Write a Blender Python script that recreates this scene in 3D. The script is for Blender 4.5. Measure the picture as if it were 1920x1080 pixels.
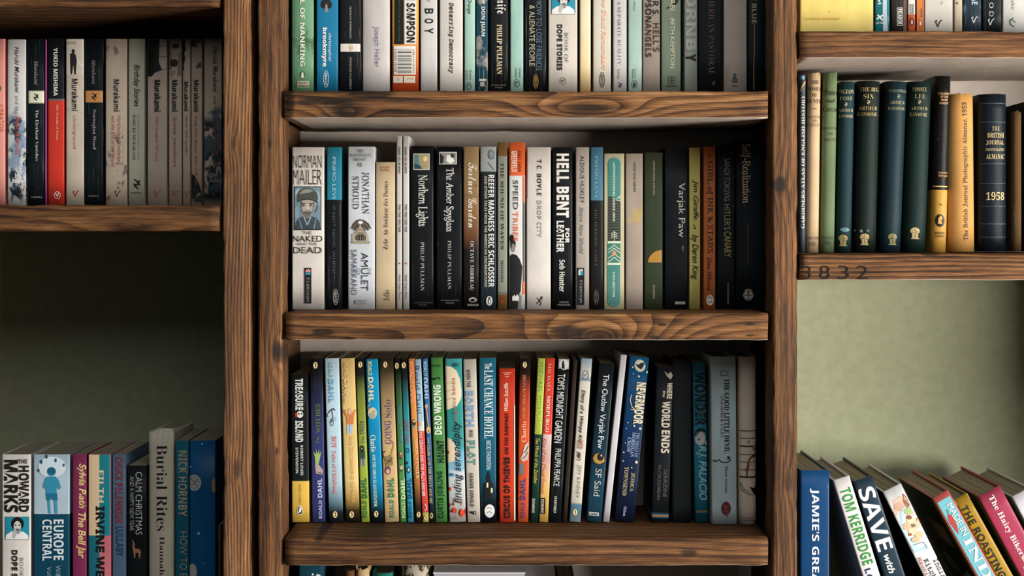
import bpy, bmesh, math, random
from mathutils import Vector, Matrix, noise
R = math.radians
random.seed(7)
SC = bpy.context.scene
COL = SC.collection
for o in list(bpy.data.objects): bpy.data.objects.remove(o)

# ------------------------------------------------------------ camera, light, exposure
D = 1.9                     # camera to the front face of the bookcase
S0 = 0.00062                # metres per pixel on that face
EYE = 1.50                  # eye level (the horizon is on row 450 of the picture)
cam = bpy.data.cameras.new('camera'); cam_o = bpy.data.objects.new('camera', cam); COL.objects.link(cam_o)
cam.sensor_width = 36.0; cam.lens = 36.0 * D / (1920 * S0); cam.shift_y = -90 / 1920
cam_o.location = (0, -D, EYE); cam_o.rotation_euler = (R(90), 0, 0); SC.camera = cam_o
w = bpy.data.worlds.new('room_ambience'); SC.world = w; w.use_nodes = True
bgn = w.node_tree.nodes['Background']
bgn.inputs[0].default_value = (0.50, 0.85, 1.0, 1); bgn.inputs[1].default_value = 0.045
def area(name, loc, target, sx, sy, power, col):
    l = bpy.data.lights.new(name, 'AREA'); l.shape = 'RECTANGLE'; l.size = sx; l.size_y = sy; l.energy = power; l.color = col
    o = bpy.data.objects.new(name, l); COL.objects.link(o); o.location = loc
    o.rotation_euler = (Vector(target) - Vector(loc)).to_track_quat('-Z', 'Y').to_euler(); return o
# the room's window, away to the right, level with the shelves
area('window_daylight', (2.80, -1.98, 1.20), (0.0, 0, 1.42), 1.35, 0.8, 198, (1.0, 0.975, 0.935))
# added soft fill high in front, standing in for daylight off the ceiling
area('ceiling_bounce_fill', (0.5, -2.3, 3.1), (0.1, 0, 1.40), 2.2, 1.4, 32, (0.93, 0.97, 1.0))
SC.view_settings.view_transform = 'Standard'; SC.view_settings.look = 'None'
SC.view_settings.gamma = 1; SC.view_settings.use_curve_mapping = False
SC.view_settings.exposure = 0.0

# ------------------------------------------------------------ helpers
def px(x, y, d):            # picture position at depth d behind the front face -> world point
    k = S0 * (D + d) / D
    return Vector(((x - 960) * k, d, EYE + (450 - y) * k))
def lin(c): return c / 12.92 if c <= 0.04045 else ((c + 0.055) / 1.055) ** 2.4
def rgb(h):
    h = h.lstrip('#')
    return tuple(lin(int(h[i:i + 2], 16) / 255) for i in (0, 2, 4)) + (1.0,)
class V:                    # node sockets with arithmetic
    def __init__(s, nt, sock): s.nt, s.s = nt, sock
    def op(s, kind, *a):
        n = s.nt.nodes.new('ShaderNodeMath'); n.operation = kind
        for i, v in enumerate((s,) + a):
            if isinstance(v, V): s.nt.links.new(v.s, n.inputs[i])
            else: n.inputs[i].default_value = v
        return V(s.nt, n.outputs[0])
    def __add__(s, o): return s.op('ADD', o)
    def __sub__(s, o): return s.op('SUBTRACT', o)
    def __mul__(s, o): return s.op('MULTIPLY', o)
    __radd__ = __add__; __rmul__ = __mul__
    def f(s, k, *a): return s.op(k, *a)
def mr(v, a, b, c=0.0, d=1.0, smooth=True):
    n = v.nt.nodes.new('ShaderNodeMapRange'); n.interpolation_type = 'SMOOTHSTEP' if smooth else 'LINEAR'
    v.nt.links.new(v.s, n.inputs[0])
    for i, q in enumerate((a, b, c, d)): n.inputs[i + 1].default_value = q
    return V(v.nt, n.outputs[0])
def xyz(nt, x, y, z):
    n = nt.nodes.new('ShaderNodeCombineXYZ')
    for i, v in enumerate((x, y, z)):
        if isinstance(v, V): nt.links.new(v.s, n.inputs[i])
        else: n.inputs[i].default_value = v
    return n.outputs[0]
def noi(nt, vec, scale=1.0, detail=3.0, rough=0.55):
    n = nt.nodes.new('ShaderNodeTexNoise'); n.inputs['Scale'].default_value = scale
    n.inputs['Detail'].default_value = detail; n.inputs['Roughness'].default_value = rough
    nt.links.new(vec, n.inputs['Vector']); return V(nt, n.outputs[0])
def mix(nt, fac, a, b, mode='MIX'):
    n = nt.nodes.new('ShaderNodeMix'); n.data_type = 'RGBA'; n.blend_type = mode; n.clamp_result = True
    for sock, v in ((n.inputs[0], fac), (n.inputs[6], a), (n.inputs[7], b)):
        if isinstance(v, V): nt.links.new(v.s, sock)
        elif isinstance(v, bpy.types.NodeSocket): nt.links.new(v, sock)
        else: sock.default_value = v
    return n.outputs[2]
def ramp(v, stops, kind='LINEAR'):
    n = v.nt.nodes.new('ShaderNodeValToRGB'); v.nt.links.new(v.s, n.inputs[0]); cr = n.color_ramp; cr.interpolation = kind
    while len(cr.elements) > 1: cr.elements.remove(cr.elements[-1])
    cr.elements[0].position = stops[0][0]; cr.elements[0].color = rgb(stops[0][1])
    for p, c in stops[1:]:
        e = cr.elements.new(p); e.color = rgb(c)
    return n.outputs[0]
def newmat(name, rough=0.6, spec=0.4):
    m = bpy.data.materials.new(name); m.use_nodes = True
    b = m.node_tree.nodes['Principled BSDF']; b.inputs['Roughness'].default_value = rough
    b.inputs['Specular IOR Level'].default_value = spec
    return m, m.node_tree, b
def objco(nt):
    t = nt.nodes.new('ShaderNodeTexCoord'); s = nt.nodes.new('ShaderNodeSeparateXYZ'); nt.links.new(t.outputs['Object'], s.inputs[0])
    return [V(nt, s.outputs[i]) for i in range(3)]
def bump(nt, b, h, strength, dist):
    n = nt.nodes.new('ShaderNodeBump'); n.inputs['Strength'].default_value = strength; n.inputs['Distance'].default_value = dist
    nt.links.new(h.s, n.inputs['Height']); nt.links.new(n.outputs[0], b.inputs['Normal'])

def wood(axis, seed, half, knots=(), tone=1.0, freq=55, warp=2.4, dark=0.5, edge=0.35, blots=(), rg_=0.16, bs=0.75):
    """rough stained pine: growth lines bend round the knots, fine fibres, dark stain worn off in places"""
    m, nt, b = newmat('stained_pine', 0.62, 0.25)
    x, y, z = objco(nt)
    a, t = (x, z) if axis == 'X' else (z, x)
    lo = noi(nt, xyz(nt, a * 2.2 + seed * 3.1, t * 9.0 + y * 4.0, seed), 1, 2, 0.5)
    F = t * freq + y * (freq * .55) + lo * (warp * 2.0)
    kn = None
    for ka, kt, ra, rt, amp in knots:
        da, dt = (a - ka) * (1 / ra), (t - kt) * (1 / rt)
        g = (da * da + dt * dt)
        e = (g * -1.0).f('EXPONENT')
        F = F + e * amp
        c = mr(g, 0.0, 0.30, 1.0, 0.0)
        kn = c if kn is None else kn.f('MAXIMUM', c)
    ring = (F * 6.2832).f('SINE') * 0.5 + 0.5
    saw = F.f('FRACT'); ring = (saw.f('POWER', 3.5) * -1.0 + 1.0) * 0.8 + ring * 0.2
    fib = noi(nt, xyz(nt, a * 22 + seed, t * 560, y * 560), 1, 5, 0.72)
    fib2 = noi(nt, xyz(nt, a * 5 + seed * 2, t * 130, y * 130), 1, 3, 0.6)
    pat = noi(nt, xyz(nt, a * 7 + seed * 5, t * 26, y * 26), 1, 5, 0.62)
    big = noi(nt, xyz(nt, a * 3.3 + seed * 9, t * 8, y * 8), 1, 2, 0.5)
    v = ring * rg_ + fib * 0.60 + fib2 * 0.45 + pat * 0.24 + big * 0.20
    v = mr(v, 0.56 + rg_ * .42, 1.05 + rg_ * .80, 0, 1, False)
    base = ramp(v, [(0.0, '140c07'), (0.20, '382112'), (0.42, '623f21'), (0.63, '885b34'), (0.84, 'aa7d4f'), (1.0, 'cea374')])
    col = base
    if kn is not None:
        col = mix(nt, kn * 0.75, col, rgb('2a180c'))
    sp = mr(pat * 0.65 + fib2 * 0.35, 0.60, 0.74)            # stain that stayed in the rough of the saw cut
    col = mix(nt, sp * dark, col, rgb('1a130c'))
    for ba, bt, ra, rt in blots:                              # burnt or mouldered blotches
        da, dt = (a - ba) * (1 / ra), (t - bt) * (1 / rt)
        g = da * da + dt * dt + (pat - 0.5) * 3.4 + (fib - 0.5) * 2.2
        col = mix(nt, mr(g, 0.3, 1.3, 0.78, 0.0), col, rgb('15120d'))
    ed = t.f('ABSOLUTE') * (1 / half) + (pat - 0.5) * 0.45
    col = mix(nt, mr(ed, 0.92, 1.10) * edge, col, rgb('1d140c'))
    if tone != 1.0: col = mix(nt, 1.0, col, (tone, tone, tone, 1), 'MULTIPLY')
    nt.links.new(col, b.inputs['Base Color'])
    bump(nt, b, fib * 0.6 + ring * (rg_ * 2.0) + fib2 * 0.6 + pat * .5, bs, 0.0024)
    return m
def plain(name, hexc, rough=0.7, spec=0.3, var=0.12, scale=30, bmp=0.0):
    m, nt, b = newmat(name, rough, spec); x, y, z = objco(nt)
    n = noi(nt, xyz(nt, x, y, z), scale, 4, 0.6)
    c = rgb(hexc)
    nt.links.new(mix(nt, mr(n, 0.3, 0.7), tuple(q * (1 - var) for q in c[:3]) + (1,), tuple(min(1, q * (1 + var)) for q in c[:3]) + (1,)), b.inputs['Base Color'])
    if bmp: bump(nt, b, noi(nt, xyz(nt, x, y, z), scale * 12, 3, 0.6), bmp, 0.001)
    return m

def link(name, me, parent=None, mats=(), loc=None):
    o = bpy.data.objects.new(name, me); COL.objects.link(o)
    if parent is not None: o.parent = parent
    if loc is not None: o.location = loc
    for m in mats: me.materials.append(m)
    return o
def box_bm(bm, lo, hi, mi=0):
    vs = [bm.verts.new((x, y, z)) for x in (lo[0], hi[0]) for y in (lo[1], hi[1]) for z in (lo[2], hi[2])]
    for f in ((0, 1, 3, 2), (4, 6, 7, 5), (0, 4, 5, 1), (2, 3, 7, 6), (0, 2, 6, 4), (1, 5, 7, 3)):
        bm.faces.new([vs[i] for i in f]).material_index = mi
def done(bm):
    bmesh.ops.recalc_face_normals(bm, faces=bm.faces)
    me = bpy.data.meshes.new('m'); bm.to_mesh(me); bm.free(); return me

def board(name, parent, lo, hi, axis, mat, seed, rag=0.0016, under=None, bev=0.003):
    """a sawn board: rounded long edges that wander a little, ends slightly out of square"""
    lo, hi = Vector(lo), Vector(hi); c = (lo + hi) / 2; h = (hi - lo) / 2
    ai = 'XYZ'.index(axis); b1, b2 = [i for i in range(3) if i != ai]
    n = max(8, int(2 * h[ai] / 0.012)); bm = bmesh.new(); rings = []
    r = bev
    prof = [(-h[b1], -h[b2] + r), (-h[b1] + r * .3, -h[b2] + r * .3), (-h[b1] + r, -h[b2]), (0, -h[b2]), (h[b1] - r, -h[b2]), (h[b1] - r * .3, -h[b2] + r * .3),
            (h[b1], -h[b2] + r), (h[b1], 0), (h[b1], h[b2] - r), (h[b1] - r * .3, h[b2] - r * .3), (h[b1] - r, h[b2]), (0, h[b2]), (-h[b1] + r, h[b2]),
            (-h[b1] + r * .3, h[b2] - r * .3), (-h[b1], h[b2] - r), (-h[b1], 0)]
    for i in range(n + 1):
        s = -h[ai] + 2 * h[ai] * i / n; ring = []
        for p, q in prof:
            v = [0, 0, 0]; v[ai] = s; v[b1] = p; v[b2] = q
            w1 = noise.noise(Vector((s * 9, p * 20 + seed, q * 20))) * rag + noise.noise(Vector((s * 55, p * 60, q * 60 + seed))) * rag * .6
            k = 1 if (abs(p) > h[b1] * .6 and abs(q) > h[b2] * .6) else .35
            v[b1] -= math.copysign(abs(w1) * k, p) if p else 0; v[b2] -= math.copysign(abs(w1) * k, q) if q else 0
            if i in (0, n): v[ai] += (random.random() - .5) * .0012
            ring.append(bm.verts.new(v))
        rings.append(ring)
    m = len(prof)
    for i in range(n):
        for j in range(m):
            f = bm.faces.new((rings[i][j], rings[i][(j + 1) % m], rings[i + 1][(j + 1) % m], rings[i + 1][j])); f.smooth = True
    bm.faces.new(rings[0]); bm.faces.new(list(reversed(rings[-1])))
    me = done(bm)
    o = link(name, me, parent, [mat] + ([under] if under else []), c)
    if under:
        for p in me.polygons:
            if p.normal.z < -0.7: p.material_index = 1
    return o

# ------------------------------------------------------------ room
DW = 0.335                                              # the wall behind the bookcase
mw = plain('green_painted_wall', '9d9f80', 0.85, 0.15, 0.06, 60, 0.25)
bm = bmesh.new(); box_bm(bm, (-2.2, DW, 0), (2.6, DW + 0.08, 2.6)); o = link('wall_back', done(bm), None, [mw]); o['kind'] = 'structure'
bm = bmesh.new(); box_bm(bm, (-2.2, -3.2, -0.05), (2.6, DW + 0.08, 0)); o = link('floor', done(bm), None, [plain('brown_floor', '4a3a2c', 0.6)]); o['kind'] = 'structure'

# ------------------------------------------------------------ bookcase
case = bpy.data.objects.new('bookcase', None); COL.objects.link(case); case.location = (0, 0, 0)
case['label'] = 'rough stained pine bookcase with thick shelves and paired sawn uprights against the wall'; case['category'] = 'bookcase'
PD = 0.057
def post(x0, x1, seed, **k):
    a, b = (x0 - 960) * S0, (x1 - 960) * S0
    board('upright', case, (a, 0.0, 0.0), (b, PD, 2.35), 'Z', wood('Z', seed, (b - a) / 2, edge=.10, **k), seed, 0.0022)
zc = 2.35 / 2
def pz(y): return EYE + (450 - y) * S0 - zc
post(417, 471, 1.3, freq=240, warp=4.5, dark=.3, rg_=.34, bs=1.0, tone=1.05, knots=[(pz(270), -.004, .02, .006, 1.0), (pz(880), 0, .03, .01, 1.0)])
post(482.5, 530, 2.7, freq=90, warp=2.0, rg_=.12, dark=.3, tone=1.05, knots=[(pz(660), .008, .035, .012, 1.5)], blots=[(pz(662), .008, .016, .010), (pz(270), 0, .008, .004), (pz(845), .008, .006, .003)])
post(1448, 1496, 4.1, rg_=.16, freq=150, warp=2.0, dark=.4, tone=1.0, knots=[(pz(350), -.006, .03, .012, 1.2), (pz(905), .004, .03, .010, 1.2)], blots=[(pz(345), -.006, .010, .008)])
xr = 960 + (1500 - 960) + 0
post(2402, 2450, 5.2)
post(-560, -512, 6.6)
mside = plain('dark_stained_side', '4a3320', 0.7, 0.2, 0.2, 40)
def side(x, w=0.016):
    bm = bmesh.new(); box_bm(bm, (-w / 2, 0, 0), (w / 2, DW - PD - .003, 2.35)); link('side_panel', done(bm), case, [mside], ((x - 960) * S0, PD + .001, 0))
side(455); side(500); side(1479); side(2425); side(-536)
mback = plain('warm_bounce_backing', 'c6b8ab', 0.8, 0.15, 0.05, 50)  # added panels before the green wall; taupe stands in for warm bounced light
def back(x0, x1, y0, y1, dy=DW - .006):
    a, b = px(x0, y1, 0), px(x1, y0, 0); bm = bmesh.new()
    box_bm(bm, (a.x, dy, a.z), (b.x, dy + .005, b.z)); link('bounce_back_panel', done(bm), case, [mback])
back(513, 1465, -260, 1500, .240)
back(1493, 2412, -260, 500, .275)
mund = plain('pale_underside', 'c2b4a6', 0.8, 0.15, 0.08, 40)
def shelf(x0, x1, y0, y1, seed, tilt=0.0, dy=None, under=True, **k):
    dy = dy or (.239 if x0 > 500 and x0 < 600 else (.274 if x0 > 1400 and y0 < 400 else DW - .007))
    a, b = (x0 - 960) * S0, (x1 - 960) * S0; z1, z0 = EYE + (450 - y0) * S0, EYE + (450 - y1) * S0
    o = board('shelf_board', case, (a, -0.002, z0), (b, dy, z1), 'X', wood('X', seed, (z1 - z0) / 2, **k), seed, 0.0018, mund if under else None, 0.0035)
    o.rotation_euler.y = R(tilt); return o
def sk(c, x, y, yc): return ((x - c) * S0, (yc - y) * S0)
# middle bay
c = 986.5
shelf(533, 1440, 170, 222.5, 11, freq=105, rg_=.26, knots=[sk(c, 1100, 205, 196) + (.075, .016, 4.0), sk(c, 650, 215, 196) + (.03, .012, 2.0)],
      blots=[sk(c, 635, 198, 196) + (.022, .010), sk(c, 600, 190, 196) + (.03, .006), sk(c, 700, 174, 196) + (.03, .006), sk(c, 545, 196, 196) + (.006, .02)], dark=.45, warp=3.2)
shelf(536, 1439, 587, 638.5, 12, freq=95, rg_=.20, knots=[sk(c, 1122, 636, 612) + (.085, .034, 6.0), sk(c, 1122, 634, 612) + (.020, .010, 2.5), sk(c, 860, 650, 612) + (.10, .02, 3.0)],
      blots=[sk(c, 1060, 622, 612) + (.022, .009), sk(c, 605, 622, 612) + (.012, .004), sk(c, 1240, 608, 612) + (.005, .002), sk(c, 1225, 631, 612) + (.006, .002), sk(c, 1405, 607, 612) + (.007, .002), sk(c, 1405, 628, 612) + (.006, .0015)], dark=.3, warp=2.4, tone=1.05)
shelf(535, 1440, 1008.5, 1061, 13, freq=120, warp=3.0, dark=.45, tone=.9, knots=[sk(c, 690, 1005, 1035) + (.05, .012, 1.2)], blots=[sk(c, 596, 1010, 1035) + (.006, .004), sk(c, 1290, 1036, 1035) + (.012, .007)])
shelf(535, 1440, -260, -208, 14); shelf(535, 1440, 1459, 1511, 15)
# left bay
shelf(-500, 411, 383.5, 434, 16, under=False, freq=90, warp=3.4, dark=.6, tone=.85, knots=[((250 + 44) * S0 - 0, -.012, .06, .012, 1.4)])
shelf(-500, 411, -38, 13.5, 17, under=False, freq=90, dark=.6, tone=.85)
shelf(-500, 411, 1212.5, 1264, 18)
# right bay
cr = (1498 + 2396) / 2
sh = shelf(1498.5, 2396, 58, 110, 19, freq=130, rg_=.15, warp=2.4, dark=.5, tone=1.02)
shelf_num = shelf(1498.5, 2396, 475, 526, 20, freq=190, rg_=.28, warp=2.6, dark=.25, tone=1.0, blots=[sk(cr, 1745, 477, 500) + (.012, .002), sk(cr, 1500, 487, 500) + (.006, .012)])
shelf(1498.5, 2396, 1281.5, 1333, 21)
# ------------------------------------------------------------ lettering
def mp(t, U, L, N=None, ex={}):
    o = ''
    for ch in t:
        if ch in ex: o += ex[ch]
        elif 'A' <= ch <= 'Z' and U: o += chr(U + ord(ch) - 65)
        elif 'a' <= ch <= 'z' and L: o += chr(L + ord(ch) - 97)
        elif N and ch.isdigit(): o += chr(N + ord(ch) - 48)
        else: o += ch
    return o
STY = {  # code points U, L, digits, exceptions, outline offset, shear
    's': (0, 0, 0, {}, 0.0, 0), 'l': (0, 0, 0, {}, -0.012, 0), 'b': (0x1d5d4, 0x1d5ee, 0x1d7ec, {}, 0, 0), 'x': (0x1d5d4, 0x1d5ee, 0x1d7ec, {}, 0.02, 0),
    'r': (0x1d400, 0x1d41a, 0x1d7ce, {}, 0, 0), 'rl': (0x1d400, 0x1d41a, 0x1d7ce, {}, -0.014, 0), 'i': (0x1d434, 0x1d44e, 0, {'h': '\u210e'}, 0.004, 0),
    'ir': (0x1d434, 0x1d44e, 0, {'h': '\u210e'}, 0.006, -0.28),
    'f': (0x1d4d0, 0x1d4ea, 0, {}, 0, 0), 'k': (0x1d56c, 0x1d586, 0, {}, -0.004, 0), 't': (0x1d670, 0x1d68a, 0x1d7f6, {}, 0.006, 0), 'ti': (0x1d670, 0x1d68a, 0x1d7f6, {}, 0.02, 0.22),
    'h': (0, 0, 0, {}, 0.004, 0.30), 'bi': (0x1d434, 0x1d44e, 0, {'h': '\u210e'}, 0.018, 0), 'hb': (0, 0, 0, {}, 0.022, 0.26)}
_tc = bpy.data.curves.new('lettering', 'FONT'); _to = bpy.data.objects.new('lettering', _tc)
_ts = bpy.data.scenes.new('type_setting'); _ts.collection.objects.link(_to); _vl = _ts.view_layers[0]      # a scratch scene keeps each update short
_cache = {}
def glyphs(s, st, res=2):
    key = (s, st, res)
    if key in _cache: return _cache[key]
    U, L, N, ex, off, sh = STY[st]
    _tc.body = mp(s, U, L, N, ex); _tc.resolution_u = res; _tc.offset = off; _tc.shear = 0
    _vl.update(); ob = _to.evaluated_get(_vl.depsgraph); me = ob.to_mesh()
    vs = [(v.co.x + sh * v.co.y, v.co.y) for v in me.vertices]; fs = [tuple(p.vertices) for p in me.polygons]; ob.to_mesh_clear()
    if not vs: vs = [(0, 0), (1, 0), (0, 1)]
    x0 = min(v[0] for v in vs); x1 = max(v[0] for v in vs); y0 = min(v[1] for v in vs); y1 = max(v[1] for v in vs)
    vs = [((v[0] - x0) / (x1 - x0), (v[1] - y0) / (y1 - y0)) for v in vs]
    _cache[key] = (vs, fs); return _cache[key]

_ink = {}
def ink(h, rough=0.5, glow=None):
    if (h, rough) not in _ink:
        m, nt, b = newmat('printed_ink', rough, 0.35); b.inputs['Base Color'].default_value = rgb(h); _ink[(h, rough)] = m
    return _ink[(h, rough)]
_pages = None
def pages_mat():
    global _pages
    if _pages is None:
        m, nt, b = newmat('page_edges', 0.9, 0.1); x, y, z = objco(nt)
        n = noi(nt, xyz(nt, x * 1600, y * 6, z * 6), 1, 2, 0.5)
        nt.links.new(ramp(n, [(0.3, '6f6650'), (0.7, 'b3a78a')]), b.inputs['Base Color']); _pages = m
    return _pages
_cm = {}
def cover_mat(col, H, rough, blotch, streak, cloth):
    key = (str(col), round(H, 3), rough, str(blotch), streak, cloth)
    if key in _cm: return _cm[key]
    m, nt, b = newmat('book_cover', rough, 0.20 if not cloth else 0.14); x, y, z = objco(nt)
    inf = nt.nodes.new('ShaderNodeObjectInfo')
    rnd = V(nt, inf.outputs['Random']) * 40
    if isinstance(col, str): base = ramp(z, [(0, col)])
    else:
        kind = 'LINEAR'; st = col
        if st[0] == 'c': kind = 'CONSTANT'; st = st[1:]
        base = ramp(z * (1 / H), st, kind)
    for bc, sc_, th, z0, z1 in (blotch or ()):
        n = noi(nt, xyz(nt, x * 1.6 + rnd, y, z), sc_, 4, 0.6)
        f = mr(n, th, th + 0.08)
        if z0 > 0 or z1 < 1: f = f * mr(z, z0 * H, z0 * H + .012) * mr(z, z1 * H - .012, z1 * H, 1, 0)
        base = mix(nt, f, base, rgb(bc))
    n1 = noi(nt, xyz(nt, x * 30 + rnd, y * 30, z * 12), 1, 3, 0.6)
    base = mix(nt, mr(n1, 0.25, 0.75, 0.0, 0.22), base, (0.02, 0.025, 0.03, 1))
    if streak:      # reading creases and rubbed print running up the spine
        n2 = noi(nt, xyz(nt, x * 900 + rnd, y * 300, z * 14), 1, 4, 0.7)
        base = mix(nt, mr(n2, 0.60, 0.72) * streak, base, rgb('e2d8c6'))
        n4 = noi(nt, xyz(nt, x * 700 - rnd, y * 300, z * 9), 1, 3, 0.7)
        base = mix(nt, mr(n4, 0.60, 0.75) * (streak * .7), base, rgb('241e18'))
    n3 = noi(nt, xyz(nt, x * 260 + rnd, y * 260, z * 200), 1, 3, 0.7)
    base = mix(nt, mr(n3, 0.69, 0.76) * 0.22, base, rgb('cfc6b6'))
    nt.links.new(base, b.inputs['Base Color'])
    if cloth:
        bump(nt, b, noi(nt, xyz(nt, x, y, z), 2600, 1, 0.5), 0.35, 0.0006)
    else:
        bump(nt, b, n3 * .6 + n1, 0.25, 0.0009)
    _cm[key] = m; return m

BD = 0.100                                   # spines stand this far behind the shelf fronts
SB = S0 * (D + BD) / D
BOOKS = []
class Book: pass
def book(label, x0, x1, yt, yb, col, dx=0, kind='pb', d=0.128, rough=0.42, blotch=None, streak=0.25, t=(), p=(), ang=None, side=None, group=None, yo=0.0, seed=None, worn=0.0, bulge=None, xs=0):
    """x0..x1 = spine at its foot, yt..yb = head and foot, dx = how far the head leans, all measured as on the spine plane"""
    B = Book(); hh = yb - yt
    th = math.atan2(-dx, hh) if ang is None else R(ang)       # lean to the left is positive
    H = hh * SB / math.cos(th); W = (x1 - x0) * SB * (math.cos(th) if ang is None else 1.0) - 0.0007
    hb = kind in ('hb', 'hf')
    yoff = BD + yo
    foot = px(x0, yb, BD); foot.y = yoff
    root = bpy.data.objects.new('hardback_book' if hb else 'paperback_book', None); COL.objects.link(root)
    root['label'] = label; root['category'] = 'book'
    if group: root['group'] = group
    # the leaning book turns on its lower corner
    if th >= 0: root.location = foot + Vector(((W / 2) * math.cos(th) + .00035, 0, (W / 2) * math.sin(th)))
    else:       root.location = foot + Vector(((W / 2) * math.cos(th) + .00035, 0, (W / 2) * math.sin(-th)))
    root.rotation_euler = (0, -th, 0)
    w2 = W / 2
    bl = bulge if bulge is not None else {'pb': min(.0012, W * .05), 'hb': W * (.28 if W < .045 else .2), 'hf': .0006}[kind]
    cr_ = {'pb': .0008, 'hb': .003, 'hf': .0014}[kind]
    def prof(u):
        a = abs(u); e = max(0.0, (a * w2 - (w2 - cr_)) / cr_)
        return bl * a ** 2.4 + cr_ * (1 - math.sqrt(max(0, 1 - e * e)))
    tk = 0.0024 if hb else 0.0005
    tk = min(tk, W * .2)
    us = [-1, -.985, -.95, -.88, -.7, -.45, -.2, 0, .2, .45, .7, .88, .95, .985, 1]
    outer = [(-w2, d)] + [(u * w2, prof(u)) for u in us] + [(w2, d)]
    inner = [(w2 - tk, d), (w2 - tk, prof(.9) + tk * 1.6), (0, prof(0) + tk * 1.3), (-w2 + tk, prof(.9) + tk * 1.6), (-w2 + tk, d)]
    poly = outer + inner; n = len(poly); nz = 10 if (worn or hb) else 4
    bm = bmesh.new(); rg = []
    rs = random.Random(int(x0 * 7 + yt)); off = rs.random() * 50
    for k in range(nz + 1):
        zz = H * k / nz; r = []
        for i, (a, b_) in enumerate(poly):
            z_ = zz; jj = 0
            if worn and k in (0, nz): z_ += (noise.noise(Vector((a * 300 + off, k, 0))) - .2) * worn * (-1 if k == nz else 0) * (1 if b_ < .02 else 0)
            if b_ < .006: jj = noise.noise(Vector((off, zz * 16, a * 40))) * .0005
            r.append(bm.verts.new((a, b_ + jj, z_)))
        rg.append(r)
    for k in range(nz):
        for i in range(n):
            f = bm.faces.new((rg[k][i], rg[k][(i + 1) % n], rg[k + 1][(i + 1) % n], rg[k + 1][i]))
            f.smooth = 0 < i < len(outer) - 2
            if side and i == 0: f.material_index = 1
            if side and i == len(outer) - 2: f.material_index = 1
    def cap(r):
        m_ = len(outer) - 1; q = len(inner)
        # end faces of the three leaves of the cover
        bm.faces.new([r[0], r[1], r[-2], r[-1]]); bm.faces.new([r[m_ - 1], r[m_], r[m_ + 1], r[m_ + 2]])
        bm.faces.new([r[i] for i in range(1, m_)] + [r[m_ + 2], r[m_ + 3], r[m_ + 4]])
    cap(rg[0]); cap(rg[-1])
    me = done(bm)
    cm = cover_mat(col, H, rough, blotch, streak, kind == 'hb')
    link('cover', me, root, [cm] + ([cover_mat(side, H, rough, None, 0, False)] if side else []))
    ins = 0.003 if hb else 0.0004
    bm = bmesh.new(); box_bm(bm, (-w2 + tk * 1.02, prof(.9) + tk * 1.7, ins if hb else .0004), (w2 - tk * 1.02, d - ins * (1.2 if hb else 2), H - ins))
    link('pages', done(bm), root, [pages_mat()])
    B.__dict__.update(root=root, W=W, H=H, th=th, foot=foot)
    layer = [0]
    def loc2(x, y):
        x -= xs
        return loc3(x, y)
    def loc3(x, y):       # picture position -> (across, up) on the spine
        if ang is None:
            k = (yb - y) / hh; xl = x0 + dx * k
            return ((x - xl) * SB * math.cos(th) - w2, (yb - y) * SB / math.cos(th))
        X = (x - x0) * SB; Z = (yb - y) * SB
        return (X * math.cos(th) + Z * math.sin(th) - w2, -X * math.sin(th) + Z * math.cos(th))
    def conform(bm, name, mats):
        lim = w2 * .995
        if bl > .0009:
            for u in (-.85, -.6, -.3, 0, .3, .6, .85):
                bmesh.ops.bisect_plane(bm, geom=bm.verts[:] + bm.edges[:] + bm.faces[:], plane_co=(u * w2, 0, 0), plane_no=(1, 0, 0), dist=1e-6)
        lay = 0.00025 + 0.00012 * layer[0]; layer[0] += 1
        for v in bm.verts:
            u = max(-lim, min(lim, v.co.x)); zz = max(.0003, min(H - .0003, v.co.z))
            nn = noise.noise(Vector((off, zz * 16, u * 40))) * .0005 if 0 else 0
            v.co = (u, prof(u / w2) - lay - .00035, zz)
        me = bpy.data.meshes.new('m'); bm.to_mesh(me); bm.free(); return link(name, me, root, mats)
    def fill(bm, pts, mi=0):
        q = [loc2(*a) for a in pts]
        vs = [bm.verts.new((a, 0, b_)) for a, b_ in q]
        if len(vs) <= 4: bm.faces.new(vs).material_index = mi
        else:
            cx = sum(a for a, _ in q) / len(q); cz = sum(b_ for _, b_ in q) / len(q)
            es = [bm.edges.new((vs[i], vs[(i + 1) % len(vs)])) for i in range(len(vs))]
            r = bmesh.ops.triangle_fill(bm, use_beauty=True, use_dissolve=False, edges=es)
            for g in r['geom']:
                if isinstance(g, bmesh.types.BMFace): g.material_index = mi
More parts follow.
